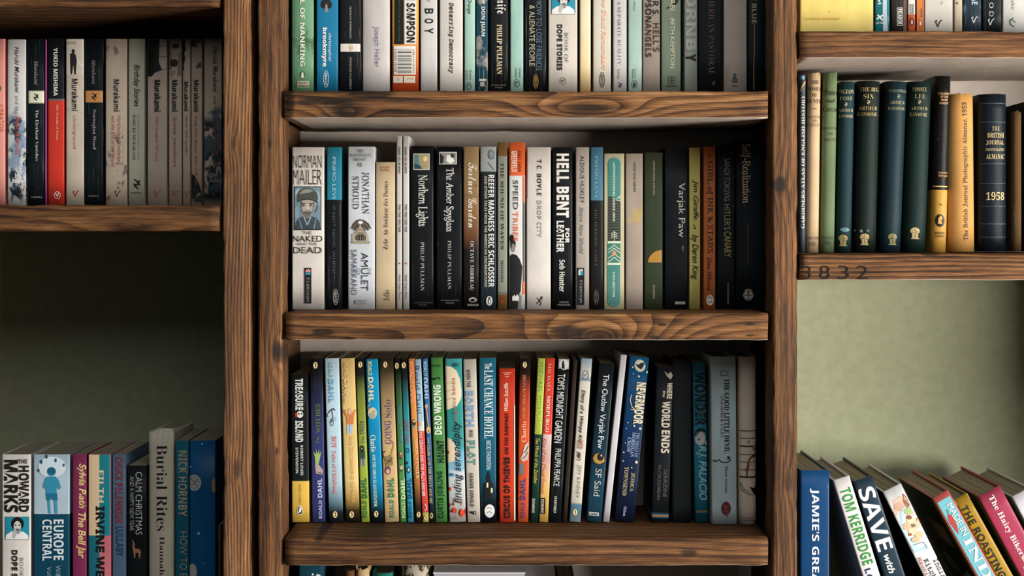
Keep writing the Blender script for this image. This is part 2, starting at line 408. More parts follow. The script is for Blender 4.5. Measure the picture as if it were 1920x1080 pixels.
    for name, prims in p:
        groups = []; cur = []      # every colour is a slot; later shapes lie a hair in front
        bm = bmesh.new(); mats = []; hs = []
        zl = 0; ext = {}
        bms = []
        for pr in prims:
            c_ = pr[-1]; 
            if c_ not in hs: hs.append(c_); mats.append(ink(c_))
            mi = hs.index(c_); b2 = bmesh.new(); k = pr[0]
            if k == 'e':
                _, cx, cy, rx, ry, _c = pr; N = 20
                fill(b2, [(cx + rx * math.cos(a * 2 * math.pi / N), cy + ry * math.sin(a * 2 * math.pi / N)) for a in range(N)], mi)
            elif k == 'r': _, a0, b0, a1, b1, _c = pr; fill(b2, [(a0, b0), (a1, b0), (a1, b1), (a0, b1)], mi)
            elif k == 'p': fill(b2, pr[1], mi)
            elif k == 'o':
                _, cx, cy, rx, ry, wd, _c = pr; N = 24
                for a in range(N):
                    t0, t1 = a * 2 * math.pi / N, (a + 1) * 2 * math.pi / N
                    fill(b2, [(cx + rx * math.cos(t0), cy + ry * math.sin(t0)), (cx + rx * math.cos(t1), cy + ry * math.sin(t1)),
                              (cx + (rx - wd) * math.cos(t1), cy + (ry - wd) * math.sin(t1)), (cx + (rx - wd) * math.cos(t0), cy + (ry - wd) * math.sin(t0))], mi)
            elif k == 'l':
                _, pts, wd, _c = pr
                for (ax, ay), (bx, by) in zip(pts, pts[1:]):
                    L_ = math.hypot(bx - ax, by - ay) or 1; nx, ny = -(by - ay) / L_ * wd / 2, (bx - ax) / L_ * wd / 2
                    fill(b2, [(ax + nx, ay + ny), (bx + nx, by + ny), (bx - nx, by - ny), (ax - nx, ay - ny)], mi)
            bms.append(b2)
        # stack the shapes: join them with a small step towards the viewer
        out_v, out_f, out_m = [], [], []
        for q, b2 in enumerate(bms):
            if bl > .0009:
                for u in (-.85, -.6, -.3, 0, .3, .6, .85):
                    bmesh.ops.bisect_plane(b2, geom=b2.verts[:] + b2.edges[:] + b2.faces[:], plane_co=(u * w2, 0, 0), plane_no=(1, 0, 0), dist=1e-6)
            base = len(out_v); b2.verts.index_update()
            for v in b2.verts:
                u = max(-w2 * .995, min(w2 * .995, v.co.x)); zz = max(.0003, min(H - .0003, v.co.z))
                out_v.append((u, prof(u / w2) - .0006 - .00012 * layer[0] - .00002 * q, zz))
            for f in b2.faces:
                out_f.append([base + v.index for v in f.verts]); out_m.append(f.material_index)
            b2.free()
        layer[0] += 1; bm.free()
        me = bpy.data.meshes.new('m'); me.from_pydata(out_v, [], out_f)
        for a, mi in zip(me.polygons, out_m): a.material_index = mi
        link(name, me, root, mats)
    seq = 0
    for e in t:
        s, a0, b0, a1, b1, dr, st, c_ = e[:8]
        nm = e[8] if len(e) > 8 else ('title' if seq == 0 else ('author_name' if seq == 1 else 'lettering'))
        seq += 1
        big = min(abs(a1 - a0), abs(b1 - b0)) > 9
        vs, fs = glyphs(s, st, 3 if big else 2); bm = bmesh.new(); bv = []
        cc = loc2((a0 + a1) / 2, (b0 + b1) / 2) if ang is not None else None
        for tx, ty in vs:
            if cc and dr == 'd':
                bv.append(bm.verts.new((cc[0] + (ty - .5) * (a1 - a0) * SB * math.cos(th), 0, cc[1] - (tx - .5) * (b1 - b0) * SB / math.cos(th)))); continue
            if dr == 'd': q = (a0 + ty * (a1 - a0), b0 + tx * (b1 - b0))
            elif dr == 'u': q = (a1 - ty * (a1 - a0), b1 - tx * (b1 - b0))
            else: q = (a0 + tx * (a1 - a0), b1 - ty * (b1 - b0))
            # lettering on a leaning spine leans with it: a0,a1 are given at the middle of the word
            if ang is None:
                q = (q[0] + dx * ((b0 + b1) / 2 - q[1]) / hh, q[1])
            else:
                q = (q[0] + ((b0 + b1) / 2 - q[1]) * -math.tan(th) , q[1])
            a, b_ = loc2(*q); bv.append(bm.verts.new((a, 0, b_)))
        for f in fs:
            try: bm.faces.new([bv[i] for i in f])
            except ValueError: pass
        conform(bm, nm, [ink(c_)])
    BOOKS.append(B); return B

# small marks that come back on many spines
def vmark(x, y, c, s=1.0): return ('emblem', [('l', [(x - 5 * s, y - 5 * s), (x - 1 * s, y + 5 * s), (x + 2 * s, y - 3 * s), (x + 6 * s, y - 7 * s)], 1.6 * s, c), ('l', [(x - 5 * s, y - 4 * s), (x - 2 * s, y - 6 * s)], 2.0 * s, c)])
def puffin(x, y, r=4.2): return ('emblem', [('e', x, y, r, r * 1.5, 'e8c37a'), ('e', x, y, r * .8, r * 1.25, 'f2dca6'), ('p', [(x - r * .5, y - r * .9), (x + r * .2, y - r), (x + r * .45, y + r * .1), (x + r * .2, y + r * .9), (x - r * .3, y + r * .9), (x + .1 * r, y)], '1c1a18')])
def pengu(x, y, rx, ry, bg, fg='1a1a1a', wt='e8e2d8'): return ('emblem', [('e', x, y, rx, ry, bg), ('e', x, y + ry * .08, rx * .48, ry * .66, fg), ('e', x + rx * .06, y + ry * .15, rx * .24, ry * .46, wt), ('e', x, y - ry * .58, rx * .27, ry * .2, fg)])
def abacus(x, y, rx, ry, c, cu=None):
    return ('publisher_oval', [('o', x, y, rx, ry, 1.0, c)]), ('ABACUS', x - rx * .45, y - ry * .72, x + rx * .45, y + ry * .72, 'd', 'b', c, 'publisher_name')
def dragon(x, y, s, c): return ('emblem', [('l', [(x - 4 * s, y - 8 * s), (x, y - 5 * s), (x + 4 * s, y - 2 * s), (x, y + 1 * s), (x - 4 * s, y + 4 * s), (x + 2 * s, y + 6 * s), (x + 1 * s, y + 9 * s)], 2.4 * s, c), ('p', [(x, y - 4 * s), (x + 6 * s, y - 7 * s), (x + 5 * s, y), (x + 8 * s, y + 3 * s), (x + 1 * s, y + 2 * s)], c), ('p', [(x - 1 * s, y), (x - 7 * s, y - 1 * s), (x - 3 * s, y + 3 * s), (x - 6 * s, y + 6 * s), (x, y + 3 * s)], c)])
# ------------------------------------------------------------ books: top shelf of the left bay
G = 'paperbacks on the upper left shelf'
Y = 386.8
K = '0d1417'
def LU(*a, **k): return book(*a, group=G, **k)
LU('salmon pink paperback at the left end of the upper left shelf', -14, 9, 73, Y, 'ea9a8c', t=[('VIBRATOR', -1, 195, 7, 248, 'd', 'l', 'b8644e')], p=[('ornament', [('p', [(0, 160), (3, 165), (0, 172), (-4, 168)], '5a6a3a')])])
LU('pale paperback with blurred blue-grey photo low on the spine, beside the pink one', 13, 48, 74, Y, 'd9d5cf', streak=.1, blotch=[('2c3a4c', 42, .47, .0, .57), ('8fa0b4', 30, .50, 0, .62), ('dfe2e6', 60, .60, 0, .45)],
   t=[('Haruki Murakami', 28, 88, 36, 174, 'd', 'h', '23262a', 'author_name'), ('and the', 29, 180, 35, 214, 'd', 's', '7c7c7a'), ('Music of Words', 29, 219, 37, 290, 'd', 's', 'd0543e', 'title'), ('Jay', 27, 324, 38, 334, 'h', 'b', 'f0efec'), ('Rubin', 23, 335, 43, 343, 'h', 'b', 'f0efec')], p=[vmark(32, 364, '1a1a1a')])
LU('black paperback with cream square label and a thin pink cover edge', 51, 83, 73, Y, K, t=[('The Elephant Vanishes', 65, 206, 72, 302, 'd', 'rl', 'cfcac0'), ('Murakami', 64, 114, 71, 159, 'd', 'i', '9a958c'), ('HARVILL', 59, 368, 79, 371, 'h', 'b', '9a9488')],
   p=[('label', [('r', 53, 170, 83, 194, 'a8a48c'), ('r', 54.5, 171.5, 82, 192, 'dcd8bc')]), dragon(67, 182, .8, '15150f')])
LU('thin pink-edged black pamphlet squeezed before the black and red paperback', 84, 87, 74, Y, 'b2508c', d=.12, streak=0, rough=.5)
LU('paperback with black head and bright red lower spine, white author name', 89, 120, 72, Y, ['c', (0, 'd23a28'), (.628, '6c6964'), (.640, '14171a')], streak=.08,
   t=[('The Temple of Dawn', 104, 196, 109, 263, 'd', 'r', 'e9a592'), ('YUKIO MISHIMA', 100, 90, 108, 180, 'd', 'b', 'e6e0d6')], p=[('emblem', [('o', 107, 366, 6, 7, 1, 'f0d8cc'), ('l', [(104, 362), (107, 369), (110, 361)], 1.4, 'f0d8cc')])])
CR = 'cfc0ab'
LU('cream paperback with a dark standing figure photo on its head and thin red title', 123, 157, 73, Y, CR, rough=.55, blotch=[('b7a793', 30, .6, 0, 1)],
   t=[('Underground', 136, 217, 143, 279, 'd', 's', 'c2553f'), ('Murakami', 135, 148, 146, 208, 'd', 'b', '1a1a1a')],
   p=[('photo', [('r', 124, 74, 156, 141, 'cabfae'), ('r', 124, 78, 143, 83, 'a99b88'), ('e', 137, 96, 3.2, 4, '1d1d1d'), ('p', [(131, 101), (136, 99), (141, 101), (144, 113), (143, 122), (142, 140), (139, 140), (137, 122), (135, 140), (132, 139), (131, 118)], '22211f'), ('l', [(144, 112), (150, 121), (156, 124)], 1.5, 'eee6d8')]), vmark(142, 364, 'a8402c')])
LU('black paperback with an ochre square label between two cream paperbacks', 158, 193, 73, Y, K, t=[('Norwegian Wood', 172, 205, 180, 280, 'd', 'rl', 'a9a49a'), ('Murakami', 172, 112, 179, 158, 'd', 'i', '857f75'), ('HARVILL', 165, 366, 186, 369, 'h', 'b', '7b756b')],
   p=[('label', [('r', 160, 170, 192, 192, 'c08348')]), dragon(176, 181, .8, '1a140c')])
LU('cream paperback mottled with grey leaf blotches, wide spine with faint red title', 197, 238, 73, Y, 'c9b49f', rough=.55, streak=.1, blotch=[('7f6e60', 55, .55, 0, .46), ('8a7a6c', 60, .56, .84, 1)],
   t=[('Hard-boiled Wonderland', 220, 217, 227, 308, 'd', 's', 'ad5a44'), ('and the End of the World', 209, 217, 215, 312, 'd', 's', 'ad5a44'), ('Murakami', 213, 149, 224, 209, 'd', 'b', '191918', 'author_name')], p=[vmark(220, 364, '5d4538')])
LU('pale grey-green paperback with brush script title and dragon mark at its foot', 240, 271, 73, Y, 'b9b6a0', rough=.55, t=[('Birthday Stories', 248, 121, 262, 200, 'd', 'h', '22221e'), ('HARUKI MURAKAMI', 249, 215, 254, 300, 'd', 'rl', '3a3a34'), ('SELECTED AND INTRODUCED BY', 258, 215, 261, 300, 'd', 'rl', '8b8878'), ('HARVILL', 246, 360, 265, 363, 'h', 'b', '2a2a26')], p=[dragon(256, 345, 1.1, '22221e')])
LU('cream paperback with a photo of a dark-haired head over faint pink title', 276, 313, 73, Y, 'd0b8a3', rough=.55, t=[('Norwegian Wood', 290, 219, 297, 300, 'd', 's', 'bb7a68'), ('Murakami', 289, 150, 301, 209, 'd', 'b', '1a1a1a')],
   p=[('photo', [('p', [(277, 74), (299, 74), (297, 115), (305, 130), (290, 136), (284, 143), (277, 143)], '14120f'), ('p', [(299, 74), (312, 74), (312, 128), (303, 130), (298, 118)], 'c8b5a0'), ('l', [(298, 86), (312, 86)], 1, '2a2420'), ('l', [(298, 106), (312, 106)], 1, '2a2420')]), vmark(294, 364, 'a04434')])
LU('cream paperback with a blurred brown face photo and thin red title beneath', 316, 341, 73, Y, 'c9b09b', rough=.55, t=[('Sputnik Sweetheart', 323, 218, 331, 313, 'd', 's', 'a24a38'), ('Murakami', 322, 150, 333, 209, 'd', 'b', '1a1a1a')],
   p=[('photo', [('r', 317, 74, 340, 142, '6b5240'), ('e', 329, 86, 7, 5, '2a1c14'), ('e', 326, 118, 8, 7, '2c1e16'), ('p', [(334, 100), (340, 96), (340, 142), (332, 142)], '8a6c56'), ('p', [(317, 130), (330, 134), (325, 142), (317, 142)], 'a58a74')]), vmark(328, 364, 'a04434')])
LU('thin cream paperback with a torn black paint edge at the head of its spine', 342, 357, 73, Y, 'cdb7a3', rough=.5, t=[('after the quake', 346, 217, 352, 291, 'd', 's', 'b05542'), ('Murakami', 345, 153, 353, 208, 'd', 'b', '1a1a1a')],
   p=[('torn_edge', [('p', [(342.5, 74), (348, 74), (346, 84), (349, 92), (345, 99), (347, 110), (344, 122), (345, 130), (342.5, 133)], '191512')]), vmark(350, 364, 'a04434', .8)])
LU('cream paperback with half a face at the head and a dark curl at its foot', 358, 379, 73, Y, 'c7aa92', rough=.5, t=[('South of the Border, West of the Sun', 364, 218, 370, 346, 'd', 's', 'a05a48'), ('Murakami', 363, 150, 373, 209, 'd', 'b', '1a1a1a')],
   p=[('photo', [('p', [(359, 74), (378, 74), (372, 80), (364, 82), (359, 88)], '241a14'), ('e', 365, 86, 4, 2.5, '1a120e'), ('p', [(372, 118), (377, 116), (377, 126), (366, 128)], '4a342a')]), ('dark_curl', [('p', [(359, 325), (366, 332), (373, 345), (378, 362), (378, 379), (366, 379), (359, 372)], '15110f')])])
LU('shaded taupe paperback next to the upright, blue-grey photo low on its spine', 382, 416, 72, Y, 'c8b09a', rough=.5, blotch=[('27333c', 42, .44, 0, .55), ('4c5a62', 30, .50, 0, .62)],
   t=[('Haruki Murakami', 399, 87, 408, 173, 'd', 'h', '191a1c', 'author_name'), ('and the', 400, 180, 406, 213, 'd', 's', '4a443e'), ('Music of Words', 400, 219, 408, 290, 'd', 's', '8a4a3e', 'title'), ('Jay', 397, 324, 407, 333, 'h', 'b', '8d8a86'), ('Rubin', 393, 335, 411, 342, 'h', 'b', '8d8a86')], p=[vmark(402, 364, '141414')])

# ------------------------------------------------------------ lower left shelf
G = 'books on the lower left shelf'
Y = 1174
def LL(*a, **k): return book(*a, group=G, **k)
def portrait(x0, y0, x1, y1, bg='1f87a0'):
    w_, h_ = x1 - x0, y1 - y0; f = lambda a, b: (x0 + a * w_, y0 + b * h_)
    E = lambda a, b, ra, rb, c: ('e', x0 + a * w_, y0 + b * h_, ra * w_, rb * h_, c)
    return ('photo', [('r', x0, y0, x1, y1, '1b1a1a'), ('r', x0 + .7, y0 + .7, x1 - .7, y1 - .7, bg), ('p', [f(.02, .98), f(.04, .80), f(.25, .64), f(.75, .64), f(.95, .8), f(.98, .98)], 'e6e2de'),
                      E(.52, .30, .27, .29, '15130f'), E(.52, .42, .15, .24, 'cfcac4'), E(.45, .36, .035, .035, '222'), E(.60, .36, .035, .035, '222'), ('p', [f(.42, .52), f(.62, .50), f(.62, .72), f(.48, .76)], '8f8a86'), E(.52, .56, .06, .03, '3a3634'), ('p', [f(.35, .60), f(.45, .55), f(.5, .7), f(.4, .95), f(.3, .9)], 'b5b0aa')])
def fixc(P):
    return (P[0], [q[:-1] + (('222222',) if q[-1] == '222' else (q[-1],)) for q in P[1]])
LL('thick white paperback with bold black lettering over a small blue portrait photo', 3, 57, 852, Y, 'e2d9d0', streak=.12,
   t=[('MARKS', 7, 862, 34, 961, 'd', 'x', '1c1917', 'author_name'), ('HOWARD', 35, 873, 54, 960, 'd', 'x', '1c1917', 'author_name'), ('THE', 34, 861, 51, 869, 'h', 'b', '1c1917'), ('DOPE STORIES', 22, 1031, 33, 1135, 'd', 'x', '1c1917', 'title'), ('BOOK OF', 37, 1046, 44, 1100, 'd', 'l', '33302c')],
   p=[fixc(portrait(9, 969, 54, 1012))])
LL('thick paperback showing a teal-tinted child from behind above white capitals', 62, 130, 852, Y, ['c', (0, '0d4358'), (.648, '0a2c3b'), (.652, 'b2c4cf')], rough=.35, streak=.06,
   t=[('EUROPE', 100, 974, 119, 1050, 'd', 'b', 'd7dde0'), ('CENTRAL', 79, 974, 97, 1051, 'd', 'b', 'd7dde0', 'title'), ('William T. Vollmann', 104, 1060, 113, 1160, 'd', 'l', '9fb6bf'), ('Vollmann', 88, 1062, 96, 1110, 'd', 'l', '9fb6bf')],
   p=[('picture', [('e', 97, 876, 26, 20, 'c9d5dc'), ('e', 96, 884, 8.5, 8.5, '1c6f8c'), ('e', 96, 882, 8, 6, '155a74'), ('p', [(88, 893), (104, 893), (110, 900), (114, 915), (109, 918), (106, 910), (106, 925), (86, 925), (86, 912), (83, 917), (80, 912), (84, 899)], '3487a6'), ('p', [(86, 925), (107, 925), (108, 938), (98, 938), (96, 932), (94, 938), (87, 938)], '1d6a87'), ('p', [(89, 938), (94, 938), (95, 963), (91, 963)], '3d90ae'), ('p', [(101, 938), (107, 938), (108, 963), (103, 963)], '3d90ae'), ('e', 77, 866, 2.4, 4, '1b4a62'), ('e', 87, 856, 2.4, 4, '1b4a62'), ('e', 104, 863, 2.2, 4, '1b4a62'), ('e', 119, 872, 2, 3, '1b4a62'), ('e', 72, 882, 2, 3, '1b4a62')])])
LL('crimson paperback with pale yellow handwritten lettering down the spine', 135, 162, 852, Y, '842c52', rough=.45, t=[('The Bell Jar', 142, 961, 160, 1047, 'd', 'hb', 'dcc07c'), ('Sylvia Plath', 144, 869, 161, 953, 'd', 'hb', 'dcc07c')])
LL('paperback with cream, teal and pink colour blocks and heavy black name', 165, 208, 852, Y, 'd8727e', streak=.08, t=[('FILTH', 184, 882, 194, 942, 'd', 'b', 'e6cda2'), ('IRVINE WELSH', 179, 949, 196, 1128, 'd', 'x', '141416')],
   p=[('colour_blocks', [('r', 166, 852, 186, 1004, 'e0c29a'), ('r', 186, 852, 207, 1004, '177a86'), ('r', 166, 1004, 186, 1170, '166b78')])])
LL('slate blue paperback with dull red lettering, beside the colour block one', 210, 236, 852, Y, '556b83', rough=.5, t=[('LULLABY', 217, 987, 231, 1043, 'd', 'b', '1e3150'), ('CHUCK PALAHNIUK', 216, 857, 230, 982, 'd', 'x', '7c2f36')])
LL('short black book with thin white capitals and a small brown deer drawing', 238, 275, 873, Y, '0b0f11', rough=.5, streak=.05, t=[('CALM CHRISTMAS', 254, 885, 266, 1002, 'd', 'l', 'd9d9d6'), ('AND A HAPPY NEW YEAR', 243, 893, 251, 995, 'd', 'l', 'b4b4b2')],
   p=[('deer', [('p', [(249, 1016), (252, 1018), (252, 1028), (262, 1030), (264, 1035), (262, 1047), (260, 1047), (259, 1037), (254, 1036), (253, 1046), (251, 1046), (250, 1036), (248, 1026)], '9a6a4c'), ('l', [(250, 1018), (248, 1012)], 1.2, 'b08a6c')])])
LL('tall cream jacketed hardback with torn head and large black serif title', 277, 325, 814, Y, 'e0d2b8', kind='hb', worn=.010, bulge=.0035, t=[('Burial Rites', 293, 834, 313, 995, 'd', 'rl', '17130f'), ('Hannah Kent', 299, 1006, 308, 1128, 'd', 'rl', '2c241c')])
LL('dark teal paperback with beige capitals beside the tall cream hardback', 328, 354, 826, Y, '166274', streak=.06, t=[('NICK HORNBY', 334, 845, 350, 968, 'd', 'b', 'b9a88c', 'author_name'), ('HOW TO BE GOOD', 337, 997, 350, 1150, 'd', 'l', 'b9a88c', 'title')])
LL('deep blue book printed with pale moons and stars', 355, 404, 826, Y, '0b5a8c', rough=.4, streak=.04,
   p=[('moon', [('e', 364, 905, 13, 15.5, 'b9b4ac'), ('o', 364, 905, 9, 11, .9, '6d6a66'), ('l', [(358, 898), (364, 905), (370, 899)], 1.4, '4a4848'), ('l', [(358, 909), (365, 907), (370, 912)], 1.4, '4a4848')]), ('moon', [('e', 401, 910, 5, 14, '9c8468')]), ('moon', [('e', 360, 1072, 9, 15, 'b9b4ac')]), ('stars', [('e', 379, 832, 1.8, 2, '8fc7dc'), ('e', 372, 1000, 2.6, 2.8, '7fc0d8'), ('e', 356.5, 875, 1.6, 2, '8fc7dc'), ('e', 381, 1056, 1.6, 1.8, '4d9cc0'), ('e', 390, 893, 1.2, 1.4, '4d9cc0'), ('e', 380, 864, 1.4, 1.6, '2d7ca6')])])
LL('low thin brown book in the dark gap beside the sawn upright', 408, 415, 984, Y, '4c3820', rough=.7)

# ------------------------------------------------------------ top shelf, middle bay
G = 'books on the top middle shelf'
Y = 184; T0 = -118
def TM(*a, **k): return book(*a, group=G, **k)
TM('ribbed green paperback with white capitals, first on the top middle shelf', 546, 588, T0, Y, '6f9c76', rough=.4, streak=.18, bulge=.003, blotch=[('4a6a44', 22, .55, 0, 1)], t=[('THE DEVIL OF NANKING', 562, -78, 571, 124, 'd', 'b', 'e3e0cc'), ('QUALITY', 559, 154, 576, 158, 'h', 'b', '5a4c3c'), ('AMERICAN', 558, 159, 578, 163, 'h', 'b', '5a4c3c')],
   p=[('emblem', [('e', 567, 141, 4.6, 7, '35553c'), ('p', [(565, 137), (568, 135), (570, 146), (564, 146)], 'e9e4d0')]), ('label', [('r', 557, 152, 579, 164, 'c9c0a4')])])
ab, at_ = abacus(611, 148, 5.2, 16, 'dceef0')
TM('bright blue paperback with a spade symbol and white lower case lettering', 593, 634, T0, Y, '1b80a8', rough=.38, t=[('brookmyre', 602, 52, 613, 125, 'd', 'x', 'ece6de'), ('christopher', 614, 62, 621, 116, 'd', 's', 'ece6de'), at_],
   p=[('spade', [('e', 606.5, 9, 5.5, 7, '1f1c1c'), ('e', 616.5, 9, 5.5, 7, '1f1c1c'), ('p', [(602, 5), (611, -12), (621, 5)], '1f1c1c'), ('p', [(610, 8), (613, 8), (615, 23), (608, 23)], '8d8784')]), ab])
TM('black paperback with a white band and tiny oval crest', 637, 678, T0, Y, '101214', t=[('TRAVELS IN HYPERREALITY', 655, 12, 658.5, 73, 'd', 'r', 'a9a296'), ('PENGUIN CLASSICS', 655, 107, 658.5, 167, 'd', 'r', 'a9a296')],
   p=[('white_band', [('r', 638, 82, 675, 97, 'dfd8cd'), ('o', 657, 89.5, 4, 6, 1.2, 'c8934a'), ('e', 657, 90, 1.6, 3, 'c8934a')])])
TM('thick creased pale lilac paperback with thin grey lettering', 679, 731, T0, Y, 'cdc4be', rough=.4, streak=.35, bulge=.003, t=[('Joseph Heller', 699, 50, 712, 126, 'd', 's', '77718a')])
TM('orange and yellow paperback with a barcode panel on its spine', 735, 785, T0, Y, ['l', (0, 'c93c1e'), (.16, 'dc5a22'), (.36, 'e79a3c'), (.5, 'edae48')][1:], rough=.38, streak=.04,
   t=[('KEVIN SAMPSON', 762, -44, 778, 80, 'd', 'x', '17130f', 'author_name'), ('9780099 285588', 739.5, 92, 743.5, 135, 'd', 't', '3a332c', 'barcode_number'), ('ISBN 0-09-928558', 774, 92, 777, 137, 'd', 't', '3a332c', 'barcode_number'), ('VINTAGE', 762, 146, 776, 149, 'h', 's', 'd08a4c'), ('a debut novel about life on the road', 747, -60, 751, 78, 'd', 't', '4a5a3c')],
   p=[('black_panel', [('r', 739, -100, 756.5, 83, '14160f')]), ('white_panel', [('r', 758, -100, 780, 83, 'dcd6cc')]), ('barcode', [('r', 738, 86, 779, 140, 'e3dcd0')] + [('r', 745, 92 + i * 1.9 + (i * 7 % 3) * .25, 771.5, 92 + i * 1.9 + .55 + (i * 5 % 4) * .34, '1a1713') for i in range(24)]), ('white_boxes', [('r', 737, 142.5, 755, 155.5, 'e3d5c0'), ('r', 757, 142.5, 778, 155.5, 'e3d5c0')]), vmark(747, 149, 'd59a5c', .6)])
TM('smooth white paperback with three wide-set black capitals', 788, 820, T0, Y, 'd9d3cb', rough=.45, t=[('B', 796, 16, 812, 26, 'd', 'b', '17130f'), ('O', 796, 35, 812, 44, 'd', 'b', '17130f', 'title'), ('Y', 796, 53, 812, 63, 'd', 'b', '17130f', 'title'), ('o', 801, -3, 806, 3, 'd', 'l', '17130f')])
TM('wide white paperback with slanted typewriter lettering', 824, 868, T0, Y, 'e0d7cb', rough=.5, t=[('Deterring Democracy', 840, 5, 851, 138, 'd', 'ti', '2a2019')])
TM('slim mint green paperback with pen script, beside the typewriter-lettered one', 870.5, 891, T0, Y, 'a9cbb9', t=[('A Clockwork Orange', 875, -60, 884, 26, 'd', 'h', '2a332f'), ('Burgess', 880, 132, 883, 150, 'd', 'b', '222a26'), ('in heaven', 874, 132, 877, 150, 'd', 'b', '222a26')],
   p=[('emblem', [('o', 878, 161, 5.5, 7.5, .8, '222a26'), ('e', 878, 162, 2.4, 4.4, '222a26'), ('e', 878.4, 163, 1.2, 3, 'a9cbb9')])])
TM('rubbed dark blue paperback streaked white like brush strokes', 892, 915, T0, Y, '17414f', streak=.9, rough=.4, blotch=[('9a958c', 26, .50, 0, .72)], t=[('THE TEACHINGS OF DON JUAN', 900, -96, 909, 68, 'd', 'b', 'd9d5cb')], p=[('small_print', [('r', 898, 148, 911, 152, 'c8c2b6'), ('r', 900, 154, 908, 162, 'b4aea2')])])
TM('black paperback with white blackletter title end and spaced capitals', 918, 953, T0, Y, '0e0f10', t=[('The Subtle Knife', 927, -110, 948, 26, 'd', 'k', 'e4dfd2'), ('PHILIP PULLMAN', 931, 46, 941, 139, 'd', 'r', 'd9c79c'), ('SCHOLASTIC', 921, 158.5, 948, 161, 'h', 'b', '77736a'), ('PRESS', 928, 163, 942, 165.5, 'h', 'b', '77736a')])
TM('creased mint green paperback beside a black one with silver lettering', 956.5, 981.5, T0, Y, 'a6cab9', streak=.3, t=[('Penguin', 973, 128, 976, 146, 'd', 'b', '222a26'), ('classics', 966, 128, 969, 146, 'd', 'b', '222a26')], p=[('emblem', [('o', 968.5, 156, 5.5, 7.5, .8, '222a26'), ('e', 968.5, 157, 2.4, 4.4, '222a26'), ('e', 969, 158, 1.2, 3, 'a6cab9')])])
ab, at_ = abacus(1004, 153, 5, 13, 'b98a3c')
TM('black paperback with steel blue and cream capitals and a gold oval', 984, 1025, T0, Y, '0e0f10', t=[('HOW TO LOSE FRIENDS', 1005, -2, 1015, 132, 'd', 'l', '5f7f94'), ('& ALIENATE PEOPLE', 992, 10, 1002, 124, 'd', 'l', 'd7cba8', 'title'), at_], p=[ab])
TM('cream paperback with a small blue portrait and bold black two-line title', 1028, 1083, T0, Y, 'd8cdbd', rough=.5, t=[('DOPE STORIES', 1044, 46, 1054, 132, 'd', 'x', '191613'), ('BOOK OF', 1058, 62, 1065, 117, 'd', 'l', '2b2824', 'title')],
   p=[fixc(portrait(1033, -16, 1078, 27)), ('emblem', [('o', 1055, 152, 6, 6.5, .7, '33302c'), ('l', [(1052, 150), (1054, 154), (1058, 149)], 1.2, '33302c')])])
TM('plain butter yellow paperback with faded spine', 1087, 1108, T0, Y, ['l', (0, 'e3b878'), (.2, 'edd3a2'), (.5, 'ecd9b4')][1:], rough=.4, streak=.1)
ab, at_ = abacus(1128.5, 150, 5, 15, '2c2823')
TM('cream paperback with pale orange script and a black oval at its foot', 1112, 1146, T0, Y, 'dcd2bf', t=[('The Shadow Shout Remembers', 1128, -60, 1137, 131, 'd', 'hb', 'e5b48e'), at_], p=[ab])
TM('white paperback with grey spaced capitals between cream and mint ones', 1149.5, 1175.5, T0, Y, 'd6d0c8', streak=.4, t=[('A SEPARATE REALITY', 1158, 2, 1164, 122, 'd', 'rl', '6f6c70'), ('Carlos', 1158, 130, 1162, 148, 'd', 'b', '77746e')], p=[dragon(1162, 160, .6, '3a3834')])
TM('mint green paperback with glossy worn edge, right of the white capitals one', 1178, 1204, T0, Y, 'b4cdbf', streak=.35, rough=.3, t=[('Classics', 1185, 130, 1188, 148, 'd', 'b', '222a26'), ('Albert', 1190, 128, 1193, 148, 'd', 'b', '8aa096'), ('Plague', 1187, 2, 1191, 22, 'd', 'i', '4a5a52')], p=[('emblem', [('o', 1189, 158, 5.5, 7.5, .8, '2c3a34'), ('e', 1189, 159, 2.4, 4.4, '2c3a34')])])
TM('taupe paperback with two lines of black then brown capitals', 1205, 1238, T0, Y, 'ab9a8a', rough=.6, t=[("HUNTER S.", 1223, -60, 1235, 30, 'd', 'b', '18150f', 'author_name'), ("HELL'S", 1224, 43, 1236, 97, 'd', 'b', '4a2e22', 'title'), ('THOMPSON', 1210, -60, 1221, 42, 'd', 'b', '18150f', 'author_name'), ('ANGELS', 1210, 43, 1221, 107, 'd', 'b', '4a2e22', 'title')])
TM('sage green paperback with a small bird and cream capitals', 1240, 1277, T0, Y, '8b977f', rough=.5, streak=.06, t=[('BETH KEMPTON', 1256, 35, 1264, 128, 'd', 's', 'f0dfb8', 'author_name'), ('WABI SABI', 1255, -50, 1265, 20, 'd', 's', 'f0dfb8', 'title'), ('piatkus', 1249, 159, 1268, 164, 'h', 'b', '262a22', 'publisher_name')],
   p=[('bird', [('p', [(1247, 17), (1255, 11), (1263, 6), (1268, -3), (1273, -2), (1270, 6), (1262, 13), (1252, 15)], '20241f')]), ('emblem', [('o', 1255.5, 147, 3.6, 3.8, .9, '262a22'), ('o', 1262.5, 147, 3.6, 3.8, .9, '262a22'), ('o', 1255.5, 154, 3.6, 3.8, .9, '262a22'), ('o', 1262.5, 154, 3.6, 3.8, .9, '262a22')])])
TM('grey-green paperback with one black letter after pale letters', 1283, 1308, T0, Y, 'adb1a1', rough=.6, streak=.05, t=[('HORNB', 1285, -42, 1305, 95, 'd', 'x', 'c4c4b8'), ('Y', 1285, 101, 1305, 115, 'd', 'x', '17150f', 'author_name')])
TM('matte black book with dull bronze capitals', 1309, 1354, T0, Y, '0f1315', rough=.6, streak=.03, t=[('AMERICAN PASTORAL', 1328, -16, 1339, 141, 'd', 'rl', '6d5340')], p=[('emblem', [('p', [(1336, 152), (1340, 152), (1340, 160), (1334, 160)], '2a2c2c')])])
